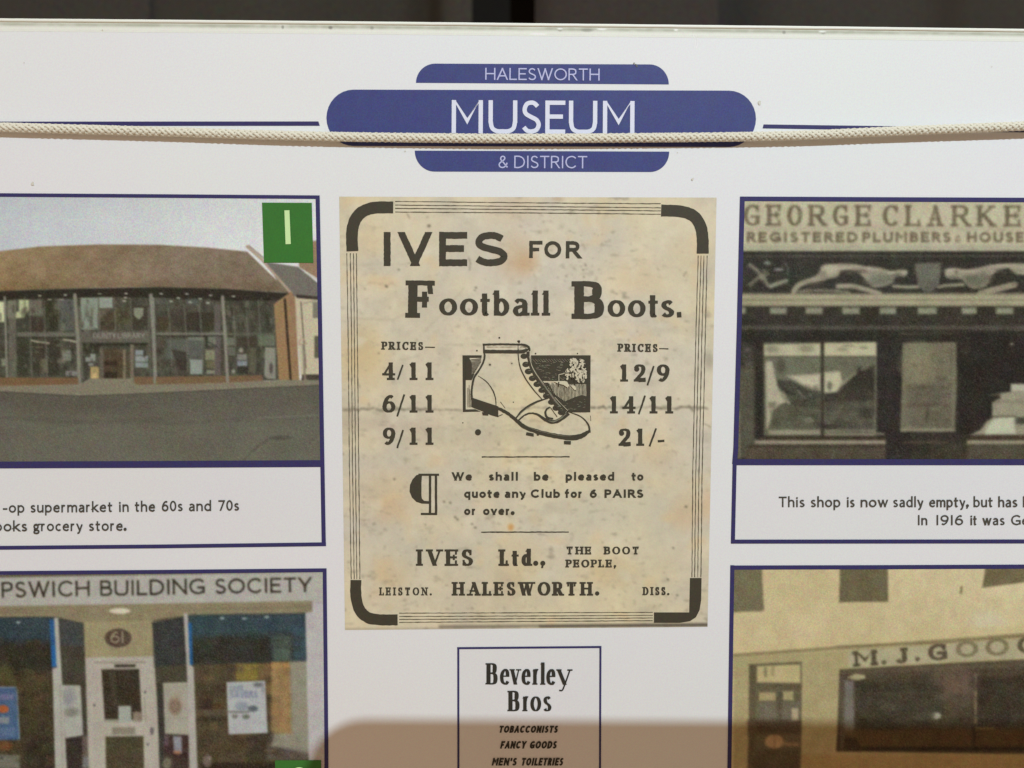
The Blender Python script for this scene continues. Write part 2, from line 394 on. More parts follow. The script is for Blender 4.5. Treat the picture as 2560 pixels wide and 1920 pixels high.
    def clutter(s, box, n, seed, cols, a=(.25, .6), wr=(4, 14), hr=(5, 22), soft=4):
        r_ = random.Random(seed); f0 = s.f; s.f = lambda p: p
        for _ in range(n):
            x = r_.uniform(box[0], box[2]); y = r_.uniform(box[1], box[3]); w_ = r_.uniform(*wr) / 2; h_ = r_.uniform(*hr) / 2
            s.box(x - w_, y - h_, x + w_, y + h_, r_.choice(cols), r_.uniform(*a), soft)
        s.f = f0
    def soften(s, n=1, grain=7.0, chroma=3.5, seed=1):
        c = s.c
        for _ in range(n):
            p = np.pad(c, ((1, 1), (0, 0), (0, 0)), 'edge'); c = (p[:-2] + 2 * p[1:-1] + p[2:]) / 4
            p = np.pad(c, ((0, 0), (1, 1), (0, 0)), 'edge'); c = (p[:, :-2] + 2 * p[:, 1:-1] + p[:, 2:]) / 4
        r_ = np.random.default_rng(seed); lum = c.mean(-1, keepdims=True); k = np.clip(1.35 - lum / 190, .35, 1.25)
        sh = s.X.shape
        c = c + (r_.normal(0, grain, sh)[..., None] + r_.normal(0, chroma, sh + (3,))) * k
        bl = np.stack([vnoise(s.X, s.Y, 26, seed + 200 + i) for i in range(3)], -1) * chroma * .9 * k
        bl2 = np.stack([vnoise(s.X, s.Y, 9, seed + 210 + i) for i in range(3)], -1) * chroma * .9 * k
        s.c = c + bl + bl2
    def build(s, name, m, h, parent):
        v = np.array([P(x, y, h) for x, y in zip(s.X.ravel(), s.Y.ravel())], dtype=np.float32)
        nx, ny = s.nx, s.ny
        i = np.arange((nx - 1) * (ny - 1)); r = i // (nx - 1); c = i % (nx - 1); b = r * nx + c
        f = np.stack([b, b + nx, b + nx + 1, b + 1], 1).astype(np.int32)
        me = bpy.data.meshes.new(name)
        me.vertices.add(len(v)); me.vertices.foreach_set('co', v.ravel())
        me.loops.add(f.size); me.loops.foreach_set('vertex_index', f.ravel())
        me.polygons.add(len(f)); me.polygons.foreach_set('loop_start', np.arange(0, f.size, 4, dtype=np.int32))
        me.update(calc_edges=True)
        at = me.color_attributes.new('Col', 'FLOAT_COLOR', 'POINT')
        rgb = alb(np.clip(s.c, 6, 250)).reshape(-1, 3)
        at.data.foreach_set('color', np.concatenate([rgb, np.ones((len(rgb), 1))], 1).astype(np.float32).ravel())
        me.materials.append(m)
        o = bpy.data.objects.new(name, me); COL.objects.link(o); o.parent = parent
        return o

# ------------------------------------------------------------------ the backdrop above the board
def bg():
    M_cloth = mat('dark_cloth', (0.062, 0.060, 0.053), grain=0.9, gscale=800, rough=0.9, spec=0.1, blot=0.15, blotscale=5)
    M_gap = mat('dark_gap', (0.026, 0.023, 0.020), grain=0.8, gscale=800, rough=0.95, spec=0.05)
    D = 0.55
    def X(px):                                   # where a sight line over the board's top meets the backdrop
        r = cam2world(Vector(((px - CX) / FPX, (30 - CY) / FPX, 1))); t = (D - C0.y) / r.y
        return (C0 + r * t).x
    zlo, zhi = -1.2, 1.6
    prof = [(-1.6, .0), (X(0), .0), (X(300), .012), (X(640), .0), (X(860), .035), (X(980), .05), (X(1060), .03), (X(1110), .0), (X(1180), -.004)]
    def sheet(name, prof, m):
        v = []; f = []
        pr = smooth(prof, 8)
        for x, y in pr: v += [(x, D + y, zlo), (x, D + y, zhi)]
        n = len(pr)
        for i in range(n - 1): f.append((2 * i, 2 * i + 2, 2 * i + 3, 2 * i + 1))
        for x, y in reversed(pr): v += [(x, D + y + .004, zlo), (x, D + y + .004, zhi)]
        for i in range(n, 2 * n - 1): f.append((2 * i, 2 * i + 2, 2 * i + 3, 2 * i + 1))
        f.append((2 * n - 2, 2 * n, 2 * n + 1, 2 * n - 1)); f.append((4 * n - 2, 0, 1, 4 * n - 1))
        return newobj(name, v, f, m, smooth=False)
    o = sheet('dark_curtain', prof, M_cloth)
    tag(o, 'dark grey curtain behind the board, left of the black gap', 'curtain')
    prof = [(X(1340), .012), (X(1390), .0), (X(1500), -.006), (X(1700), .0), (X(1792), -.004)]
    o = sheet('dark_curtain', prof, M_cloth); tag(o, 'narrow dark grey curtain behind the board, right of the black gap', 'curtain')
    prof = [(X(1770), .05), (X(1850), .045), (X(2000), .02), (X(2300), .01), (X(2480), .05), (X(2600), .06), (1.6, .03)]
    o = sheet('dark_curtain', prof, M_cloth); tag(o, 'dark grey curtain behind the board at the far right', 'curtain')
    v = [(-2, D + .12, zlo), (2, D + .12, zlo), (2, D + .12, zhi + .4), (-2, D + .12, zhi + .4)]
    o = newobj('dark_wall', v, [(0, 1, 2, 3)], M_gap); tag(o, kind='structure')
bg()

# ------------------------------------------------------------------ the board
board = bpy.data.objects.new('museum_board', None); COL.objects.link(board); board.location = (0, 0, 0)
tag(board, 'white printed museum display board with blue badge, old boot advert and shop photographs', 'display board')
TOPL = [(-420, 43), (0, 47), (450, 50.5), (900, 54.5), (1380, 59.5), (1860, 64.5), (2210, 68.5), (2560, 73), (2980, 78.5)]
def top_y(x):
    for (a, ya), (b, yb) in zip(TOPL, TOPL[1:]):
        if x <= b: return ya + (yb - ya) * (x - a) / (b - a)
    return TOPL[-1][1]
# sheet: front, back and edges, 5 mm thick
pts = [(x, y + 5) for x, y in TOPL] + [(2980, 2420), (-420, 2420)]
fr = [tuple(P(x, y, 0)) for x, y in pts]; bkp = [(x, y + .005, z) for x, y, z in fr]; n = len(pts)
v = fr + bkp; f = [tuple(range(n)), tuple(range(2 * n - 1, n - 1, -1))] + [(i, n + i, n + (i + 1) % n, (i + 1) % n) for i in range(n)]
newobj('sheet', v, f, M_white, board)
# plastic edging along the top: a bead with a shallow flange below it, with an uneven grey band and dark spots
def edging():
    xs = list(np.linspace(-420, 2980, 160)); v = []; f = []
    sec = [(-3e-4, 4.9e-3), (-6.0e-4, 2e-3), (-6.0e-4, 0.0), (-5.2e-4, -2.6e-4), (-3.2e-4, -4.0e-4), (0.2e-4, -4.0e-4), (1.9e-4, -2.8e-4), (2.4e-4, -1.2e-4), (2.5e-4, 0)]
    for x in xs:
        y = top_y(x); p = P(x, y + 5, 0); jz = random.uniform(-1.5e-5, 1.5e-5)
        for dz, dy in sec: v.append((p.x, p.y + dy, p.z - dz + jz))
    k = len(sec)
    for i in range(len(xs) - 1):
        for j in range(k - 1): f.append((i * k + j, i * k + j + 1, (i + 1) * k + j + 1, (i + 1) * k + j))
    newobj('edge_bead', v, f, M_edge, board, smooth=True)
    pc = Pic((-420, top_y(-420) + 6), (2980, top_y(2980) + 6), (2980, top_y(2980) + 31), (-420, top_y(-420) + 31), 2.2, (222, 221, 210))
    # follow the slightly bent top line
    X = pc.X; yy = np.interp(X, [p[0] for p in TOPL], [p[1] for p in TOPL]); vv = np.linspace(0, 1, pc.ny)[:, None]
    pc.Y = yy + 7 + 24 * vv
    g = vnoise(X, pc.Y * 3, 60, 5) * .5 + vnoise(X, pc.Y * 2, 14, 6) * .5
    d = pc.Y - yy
    grey_band = np.exp(-((d - 13) / 5.0) ** 2) * (0.85 + .45 * g)
    pc.c -= np.clip(grey_band, 0, 1)[..., None] * np.array((50, 49, 56))
    pc.c -= (np.exp(-((d - 27.5 - 0) / 1.3) ** 2) * (.5 + .4 * g))[..., None] * 16
    for x, r_, a in ((707, 3, .7), (826, 5, .8), (1468, 14, .5), (1400, 5, .4), (1960, 4, .6), (2058, 5, .4), (930, 4, .5)):
        pc.ell(x, np.interp(x, [p[0] for p in TOPL], [p[1] for p in TOPL]) + 15, r_, 4, (120, 118, 108), a, .8)
    for x, r_ in ((1505, 12), (1690, 5), (2056, 9), (1345, 18), (1400, 7)):
        pc.ell(x, np.interp(x, [p[0] for p in TOPL], [p[1] for p in TOPL]) + (12 if x != 1345 else 26), r_, 2.2, (244, 244, 238), .8, .8)
    pc.build('edge_flange', M_paper, 0.00003, board)
edging()

H1, H2, H3, H4 = 0.00006, 0.00012, 0.00020, 0.00034
# logo badge: three blue shapes, with letters
def badge():
    m = MB(H1)
    L = []
    def arc(cx, cy, rx, ry, a0, a1, n=16): return [(cx + rx * math.cos(math.radians(a0 + (a1 - a0) * k / n)), cy + ry * math.sin(math.radians(a0 + (a1 - a0) * k / n))) for k in range(n + 1)]
    mid = arc(884, 294.5, 68, 70.5, 90, 270) + arc(1822, 297, 68, 70.5, -90, 90)
    m.poly(mid, 0); root = m.build('logo_badge', M_blue, board, 'dark blue lozenge reading MUSEUM, crossed by the cord')
    m = MB(H1); m.poly([(1040, 207)] + arc(1088, 207, 48, 48, 180, 270) + arc(1624, 211, 48, 50, -90, 0) + [(1672, 211)], 0)
    m.build('badge_tab', M_blue, root, 'blue tab above the lozenge reading HALESWORTH')
    m = MB(H1); m.poly([(1037, 376.5), (1673, 379)] + arc(1625, 380, 48, 50, 0, 90) + arc(1087, 377, 50, 52, 90, 180), 0)
    m.build('badge_tab', M_blue, root, 'blue tab below the lozenge reading & DISTRICT')
    m = MB(H2); m.add(textline('HALESWORTH', 1213, 1499, 199.5, 201.5, 30, 3.3, gap=.13)); m.build('lettering', M_sletter, root)
    m = MB(H2); bx = [('M', 1129, 1207), ('U', 1221, 1293), ('S', 1304, 1352), ('E', 1363, 1413), ('U', 1422, 1493), ('M', 1507, 1586)]
    m.add(textline('', 1129, 1586, 333, 335.5, 83, 10.8, boxes=bx)); m.build('lettering', M_wletter, root)
    m = MB(H2); m.add(textline('& DISTRICT', 1246, 1468, 420, 421, 31, 3.3, gap=.13, space=.5)); m.build('lettering', M_sletter, root)
badge()
def bar(name, pts, wd, m=None, parent=board, h=H1, label=None):
    b = MB(h); b.add([ribbon(pts, wd)]); return b.build(name, m or M_line, parent, label)
m = MB(H1); m.poly([(-420, 299), (0, 304), (796, 303.5), (799.5, 314.5), (0, 315), (-420, 310)], 0); m.build('header_line', M_line, board, 'thin navy line left of the badge')
m = MB(H1); m.poly([(1909, 311), (2560, 320), (2980, 325), (2980, 336), (2560, 331), (1906.5, 321)], 0); m.build('header_line', M_line, board, 'thin navy line right of the badge')
# faint marks and scuffs on the white sheet
M_smudge = mat('smudge_faint', alb((202, 197, 184)), grain=0.1)
M_speck = mat('speck_dark', alb((110, 104, 88)), grain=0.2)
m = MB(H1); m.add([ribbon(smooth([(1732, 86), (1737, 96), (1738, 108), (1736, 120)]), [0.6] + [1.8] * 17 + [.8]), ribbon(smooth([(1738, 86), (1743, 98), (1744, 110), (1740, 122)]), 1.4)])
m.build('scratch', mat('scratch_highlight', (0.93, 0.93, 0.92), grain=0.01, rough=0.2), board)  # bright highlight of a scratch, painted as white strokes
m = MB(H3)
for x, y, r in ((1899, 257, 5), (1732, 447, 4), (82, 459, 5), (1013, 378, 2.4), (1694, 381, 1.6), (256, 75, 2), (60, 156, 1.5), (2480, 166, 1.5)):
    m = MB(H3); m.poly([(x + r * random.uniform(.6, 1.1) * math.cos(a), y + r * random.uniform(.6, 1.3) * math.sin(a)) for a in np.linspace(0, 6.28, 9)[:-1]])
    m.build('smudge', M_smudge, board)
m = MB(H3)
for x, y, r in ((1585, 158, 2.6), (1592, 165, 2.2), (1589, 161, 2)):
    m.poly([(x + r * random.uniform(.6, 1.1) * math.cos(a), y + r * random.uniform(.6, 1.1) * math.sin(a)) for a in np.linspace(0, 6.28, 8)[:-1]])
m.build('speck', M_speck, board)

# ------------------------------------------------------------------ photo panels
def panel(label, outer, framepieces):
    """outer: outline polygon of the frame's ground (white inside); the frame bars are drawn over it"""
    b = MB(0.00002); b.poly(outer, 0); root = b.build('photo_panel', M_panelwhite, board, label)
    m = MB(H2)
    for pts, wd in framepieces: m.add([ribbon(pts, wd)])
    m.build('frame', M_line, root)
    return root

# --- upper left: the library with the thatch-coloured roof
p1 = panel('panel at upper left with a colour photograph of a glass fronted building under a brown roof',
  [(-130, 484), (799, 486), (811, 1168), (815, 1364), (-130, 1375)],
  [([(-130, 487), (0, 487.5), (400, 490), (799, 493)], 9), ([(794, 489), (800, 800), (806, 1160), (809.5, 1365)], 10.5),
   ([(-130, 1163), (0, 1162.5), (400, 1161), (806, 1159)], 17), ([(-130, 1371), (0, 1369.5), (400, 1366), (815, 1360.5)], 9.5), ([(-126, 484), (-126, 1375)], 9)])
def photo_library():
    pc = Pic((-124, 490), (795, 496), (806, 1155), (-124, 1158), 2.1, (205, 208, 208))
    X, Y = pc.X, pc.Y
    t = np.clip(X / 800, 0, 1)[..., None]; pc.c = np.array((188, 194, 198)) * (1 - t) + np.array((216, 217, 214)) * t
    pc.c -= (np.clip((560 - Y) / 90, 0, 1) * 9)[..., None]
    pc.noise(90, 4, 3); 
    # neighbour houses at the right
    pc.poly([(665, 655), (745, 667), (800, 712), (800, 750), (720, 748)], (112, 107, 96))
    pc.poly([(745, 608), (800, 600), (800, 700), (748, 668)], (150, 122, 92), soft=3)
    pc.line([(762, 682), (800, 703)], 3, (170, 160, 145), .6)
    pc.poly([(735, 742), (800, 745), (805, 945), (752, 940)], (192, 180, 148))
    pc.poly([(740, 736), (800, 742), (800, 750), (742, 745)], (60, 52, 44))
    pc.box(782, 755, 800, 795, (122, 118, 100)); pc.box(786, 840, 802, 895, (92, 86, 70))
    pc.poly([(756, 936), (806, 936), (806, 962), (750, 962)], (70, 60, 48))
    # roof
    roof = [(-130, 643), (0, 628), (100, 616), (250, 611), (400, 612), (520, 619), (618, 629), (724, 732), (560, 722), (400, 718), (280, 719), (160, 722.5), (0, 728), (-130, 738)]
    pc.poly(roof, (139, 119, 90))
    rm = (Y < 735) & (Y > 600)
    k = np.clip((450 - X) / 500, 0, 1) * rm
    inside = np.abs(pc.c - np.array((139, 119, 90))).sum(-1) < 8
    pc.c[inside] += (k[inside][:, None] * np.array((10, 4, -6))) - ((1 - k[inside])[:, None] * np.array((12, 9, 2)))
    nn = vnoise(X, Y, 45, 21) * 7 + vnoise(X, Y * 1.5, 12, 22) * 7; pc.c[inside] += nn[inside][:, None]
    dk = np.clip((Y - 690) / 40, 0, 1); pc.c[inside] -= dk[inside][:, None] * 14
    pc.line([(617, 616), (655, 650), (728, 733)], 6, (172, 150, 126), 1, 2); pc.line([(622, 614), (660, 646)], 4, (140, 122, 104), .8, 2)
    # facade
    fac = [(-130, 738), (0, 728), (160, 722.5), (400, 718), (560, 722), (722, 733), (716, 745), (693, 758), (700, 950), (400, 962), (0, 962), (-130, 962)]
    pc.poly(fac, (72, 71, 58))
    pc.poly([(-130, 738), (0, 728), (160, 722.5), (400, 718), (560, 722), (722, 733), (718, 742), (692, 752), (560, 752), (400, 745), (280, 742), (0, 750), (-130, 756)], (44, 40, 30), 1, 5)
    inside = (Y > 745) & (Y < 945) & (X < 694)
    nn = vnoise(X * 1.6, Y, 22, 31) * 10 + vnoise(X, Y, 9, 32) * 9
    pc.c[inside] += nn[inside][:, None] * np.array((1.05, 1, .9))
    pc.f = crop(0, 680, 5.53)
    A = lambda x0, y0, x1, y1, c, a=1, s=2: pc.box(x0, y0, x1, y1, c, a, s)
    A(-60, 410, 70, 690, (205, 207, 160), 1, 5); A(105, 400, 215, 640, (150, 152, 118), .8, 4)
    pc.poly([(260, 385), (400, 385), (400, 520), (330, 630), (215, 640), (215, 560), (262, 540)], (178, 186, 138), 1, 4)
    A(410, 390, 600, 600, (112, 108, 92), .8, 6); A(620, 380, 800, 820, (48, 48, 32), .8, 4); A(750, 370, 830, 520, (108, 108, 92), .7, 4)
    A(830, 380, 1030, 810, (88, 90, 86), .9, 4); A(410, 620, 600, 820, (62, 48, 40), .7, 5); A(220, 650, 400, 820, (60, 62, 48), .7, 4)
    A(120, 400, 225, 1480, (110, 104, 92), .7, 4)
    A(1115, 355, 1355, 800, (132, 142, 126), 1, 3); A(1370, 350, 1560, 500, (140, 150, 134), 1, 3)
    pc.poly([(1370, 510), (1560, 490), (1380, 640)], (98, 92, 74), .9, 3); pc.poly([(1380, 640), (1580, 540), (1580, 800), (1380, 800)], (72, 60, 44), .8, 3)
    A(1590, 500, 1790, 720, (92, 88, 60), .9, 6); pc.ell(1700, 600, 90, 110, (66, 60, 38), .8, .5)
    A(1810, 470, 2060, 800, (58, 54, 40), .8, 3)
    pc.poly([(1845, 495), (1985, 495), (1980, 600), (1920, 660), (1850, 600)], (128, 134, 110), 1, 2.5)
    A(240, 835, 1040, 890, (112, 110, 96), .8, 3); A(1100, 820, 2080, 970, (97, 92, 80), .95, 3)
    pc.f = lambda p: p
    pc.text(textline('OUNTY LIBRARY', 232, 362, 846, 845, 13, 2.2), (150, 148, 138), .75, 2)
    pc.f = crop(0, 680, 5.53)
    A(1150, 985, 2050, 1015, (40, 36, 26), .8, 3); A(240, 900, 1040, 925, (50, 46, 34), .6, 3)
    A(250, 930, 400, 1420, (50, 50, 38), .7, 5); A(440, 950, 620, 1400, (58, 52, 40), .7, 5); A(660, 940, 830, 1430, (52, 46, 36), .7, 5)
    pc.line([(430, 945), (520, 965), (680, 985)], 5, (160, 155, 132), .8, 2); pc.line([(880, 935), (960, 945), (1050, 965)], 5, (170, 165, 142), .8, 2)
    pc.line([(440, 1040), (620, 1040)], 3, (120, 108, 84), .7, 2)
    A(860, 1080, 985, 1230, (128, 132, 116), .8, 4); A(790, 1200, 900, 1260, (120, 116, 98), .6, 4); A(910, 1370, 1070, 1435, (128, 130, 124), .9, 3)
    A(560, 1200, 660, 1400, (112, 108, 82), .7, 5); A(20, 1200, 100, 1300, (140, 146, 122), .7, 5)
    # entrance
    A(1160, 1000, 1370, 1130, (46, 44, 32), .8, 4); A(1430, 1060, 1700, 1500, (80, 64, 46), .9, 4); A(1440, 1230, 1620, 1290, (48, 38, 26), .8, 3); A(1440, 1380, 1620, 1510, (46, 34, 26), .8, 4)
    A(1180, 1180, 1250, 1240, (140, 148, 136), .9, 2.5); A(1250, 1130, 1320, 1230, (140, 146, 134), .9, 2.5); A(1220, 1260, 1290, 1300, (140, 146, 134), .8, 2.5)
    A(1380, 1060, 1430, 1530, (104, 94, 80), .8, 3); A(1700, 1070, 1740, 1510, (138, 124, 98), .8, 3); A(1740, 1090, 1820, 1500, (78, 72, 52), .8, 3); A(1800, 1000, 1850, 1530, (128, 116, 96), .8, 3)
    A(1870, 1080, 1985, 1150, (140, 148, 150), .9, 3); A(1870, 1160, 2050, 1240, (148, 156, 152), .9, 2.5); A(1870, 1250, 2050, 1320, (140, 150, 148), .9, 2.5)
    A(1250, 1310, 1370, 1560, (172, 152, 92), 1, 4); A(1275, 1395, 1340, 1480, (208, 180, 120), .8, 4); A(1270, 1545, 1360, 1575, (70, 60, 34), .8, 2)
    DK = [(46, 42, 30), (58, 54, 40), (92, 88, 70), (70, 58, 46), (104, 104, 88), (84, 90, 74), (120, 118, 98), (50, 50, 38)]
    pc.clutter((-120, 752, 690, 832), 260, 3, DK, (.2, .55), (3, 12), (5, 26)); pc.clutter((-120, 858, 222, 940), 130, 4, DK, (.25, .6), (3, 10), (4, 16)); pc.clutter((360, 855, 670, 938), 150, 5, DK, (.2, .55), (3, 10), (4, 16))
    pc.clutter((225, 862, 330, 940), 40, 6, DK, (.2, .4), (3, 8), (4, 14))
    # steel columns
    for pts, wd, cc in (([(1035, 320), (1075, 900), (1100, 1540)], 9, (132, 130, 112)), ([(2085, 320), (2120, 800), (2150, 1520)], 9, (136, 132, 118)), ([(65, 350), (95, 1450)], 6, (126, 124, 108)), ([(1100, 480), (1140, 1480)], 5, (96, 96, 82)), ([(2050, 500), (2085, 1430)], 5, (92, 90, 78))):
        pc.line(pts, wd, cc, .95, 2.5)
    for a, b in ((415, 440), (615, 655)): pc.line([(a, 400), (a + 8, 830), (b, 1460)], 2.2, (112, 110, 94), .8, 2)
    for a in (1360, 1580, 1805): pc.line([(a, 360), (a + 20, 800)], 2.2, (112, 108, 92), .8, 2)
    for x, y in ((550, 328), (903, 318), (1380, 302), (1742, 298), (1735, 355), (685, 382), (855, 382), (1720, 402)): pc.ell(x, y, 28, 9, (176, 176, 156), .9, .6)
    # plinth
    pc.f = lambda p: p
    pc.poly([(-130, 944), (0, 944), (195, 944), (198, 966), (0, 970), (-130, 972)], (122, 90, 58), .9, 3); pc.poly([(335, 942), (400, 942), (655, 938), (660, 958), (400, 968), (335, 968)], (122, 94, 64), .9, 3)
    pc.f = crop(380, 600, 4.366)
    A(40, 630, 160, 700, (86, 86, 76), .7, 5); A(370, 640, 500, 710, (84, 88, 84), .7, 5); A(60, 840, 180, 990, (70, 56, 36), .6, 6); A(210, 760, 350, 1000, (62, 54, 46), .6, 5); A(380, 790, 520, 990, (50, 42, 34), .7, 5); A(545, 790, 680, 990, (52, 46, 32), .7, 5)
    A(680, 700, 750, 1470, (100, 90, 88), .75, 4); A(50, 1010, 790, 1040, (120, 118, 104), .85, 3); A(810, 1015, 1340, 1040, (96, 96, 80), .7, 3); A(50, 1040, 790, 1052, (46, 42, 32), .7, 2)
    A(50, 1060, 160, 1200, (78, 72, 58), .7, 5); A(160, 1080, 560, 1300, (94, 100, 92), .7, 8); pc.poly([(210, 1190), (380, 1220), (390, 1440), (300, 1420)], (58, 50, 42), .8, 5)
    A(390, 1060, 570, 1095, (128, 132, 116), .7, 3); A(610, 1060, 695, 1150, (126, 130, 112), .7, 3); A(585, 1050, 608, 1180, (42, 48, 34), .8, 3); pc.line([(610, 1110), (710, 1165)], 2.5, (42, 48, 36), .8)
    A(415, 1305, 550, 1465, (140, 150, 140), .95, 3); A(580, 1200, 685, 1310, (138, 138, 106), .85, 4); A(595, 1320, 690, 1400, (110, 104, 74), .8, 4); A(595, 1420, 690, 1462, (138, 138, 116), .8, 3)
    A(810, 1065, 900, 1150, (118, 122, 102), .7, 4); A(920, 1060, 1140, 1160, (64, 54, 40), .7, 4); A(830, 1170, 910, 1260, (104, 110, 98), .7, 4)
    pc.ell(972, 1205, 22, 26, (150, 146, 128), .9, .5); A(930, 1245, 1035, 1310, (136, 138, 128), .85, 3); A(930, 1320, 1040, 1375, (130, 140, 144), .9, 3); A(930, 1380, 1050, 1460, (50, 48, 40), .85, 3); A(870, 1415, 905, 1455, (150, 152, 132), .8, 2)
    A(1060, 1180, 1135, 1440, (98, 96, 74), .7, 4); A(1160, 1040, 1340, 1160, (112, 122, 100), .7, 4)
    pc.poly([(1235, 1170), (1345, 1175), (1350, 1515), (1265, 1515), (1225, 1480)], (142, 142, 124), .9, 3); pc.ell(1300, 1400, 20, 60, (70, 64, 56), .8, .6); pc.line([(830, 1160), (1340, 1165)], 2.2, (60, 56, 44), .7)
    pc.line([(1160, 660), (1190, 1180)], 4, (100, 102, 88), .7, 3)
    for a in (175, 345, 515): pc.line([(a, 700), (a + 25, 1000), (a + 45, 1440)], 2.2, (112, 112, 96), .7, 2)
    for a in (890, 1030): pc.line([(a, 760), (a + 22, 1160)], 2.2, (112, 110, 96), .8, 2)
    pc.line([(770, 620), (795, 1000), (825, 1540)], 8, (136, 132, 118), .95, 2.5); pc.line([(15, 640), (30, 1560)], 6, (126, 128, 112), .95, 2.5)
    for x, y in ((100, 588), (380, 590), (640, 603), (288, 634), (527, 640), (208, 672), (415, 680), (610, 686), (890, 614)): pc.ell(x, y, 22, 9, (170, 170, 156), .9, .6)
    # brick end wall, downpipe, sign post
    pc.poly([(1330, 700), (1480, 590), (1520, 560), (1560, 640), (1610, 1545), (1385, 1530)], (152, 118, 78), 1, 3)
    pc.poly([(1500, 590), (1560, 620), (1600, 1545), (1540, 1545)], (146, 112, 82), .6, 5)
    pc.line([(1450, 650), (1475, 1000), (1515, 1545)], 6, (52, 40, 28), .95, 2.5)
    pc.line([(1625, 680), (1680, 1400)], 2.6, (70, 62, 48), .85, 2); pc.line([(1650, 1150), (1672, 1550)], 6, (138, 126, 106), .9, 2.5)
    pc.line([(1600, 1135), (1640, 1060), (1690, 1135), (1600, 1135)], 3, (170, 140, 118), .8, 2)
    pc.line([(1650, 695), (1790, 662)], 4, (150, 142, 120), .8, 3)
    # ground
    pc.f = lambda p: p
    pc.poly([(-130, 966), (0, 966), (200, 960), (225, 946), (330, 946), (340, 962), (560, 958), (700, 950), (806, 950), (806, 963), (400, 981), (200, 989), (0, 978), (-130, 976)], (128, 121, 100), 1, 3)
    pc.poly([(-130, 976), (0, 978), (200, 989), (400, 981), (806, 962), (812, 1160), (-130, 1160)], (93, 89, 76), 1, 2.5)
    pc.line([(-130, 977), (0, 979), (200, 990), (400, 982), (806, 963)], 2.5, (72, 66, 54), .8, 2)
    g = Y > 975; k = np.clip((Y - 1010) / 60, 0, 1) * g
    pc.c += k[..., None] * np.array((8, 10, 8)); m_ = vnoise(X, Y * 2.2, 70, 41) * 4; pc.c += (m_ * g)[..., None]
    pc.line([(600, 1047), (680, 1043), (806, 1037)], 2.5, (122, 120, 104), .7, 2); pc.line([(420, 1060), (640, 1045)], 6, (84, 80, 70), .4, 5)
    pc.line([(610, 1150), (650, 1110), (685, 1092)], 4, (82, 76, 66), .7, 3); pc.ell(705, 1094, 26, 6, (80, 74, 66), .7, .6); pc.line([(120, 1090), (240, 1070)], 4, (84, 82, 70), .4, 5); pc.line([(0, 1045), (180, 1055), (400, 1050)], 9, (82, 78, 68), .4, 8)
    g_ = pc.c.mean(-1, keepdims=True); pc.c = g_ + (pc.c - g_) * .86; pc.soften(1, 6, 2.2, 1); pc.build('photograph', M_photo, H1, p1)
    t = MB(H3); t.poly([(655, 506.5), (779.5, 507), (783.5, 657), (660, 656.5)], 0); tg = t.build('number_tag', M_green, p1)
    t = MB(H4); t.poly([(711, 526), (723.5, 525.5), (727, 610), (714, 610.5)], 0); t.build('digit', M_greenlt, p1)
    c = MB(H2)
    for s_, a, b, ya, yb in (('o', -18, -3, 1282, 1282), ('-op', 7, 61, 1282, 1281.7), ('supermarket', 76, 281, 1281.5, 1280), ('in', 297, 322, 1280, 1279.5), ('the', 337, 388, 1279.3, 1279), ('60s', 404.5, 457, 1278.5, 1278), ('and', 472, 528, 1278, 1277.5), ('70s', 546, 598, 1277, 1276.5),
        ('ooks', -15, 68, 1328.5, 1328.3), ('grocery', 83, 207, 1328, 1327.7), ('store.', 222, 315, 1327.5, 1327)):
        c.add(textline(s_, a, b, ya, yb, 26.5, 4.1, gap=.14))
    c.build('caption_lettering', M_caption, p1)
photo_library()

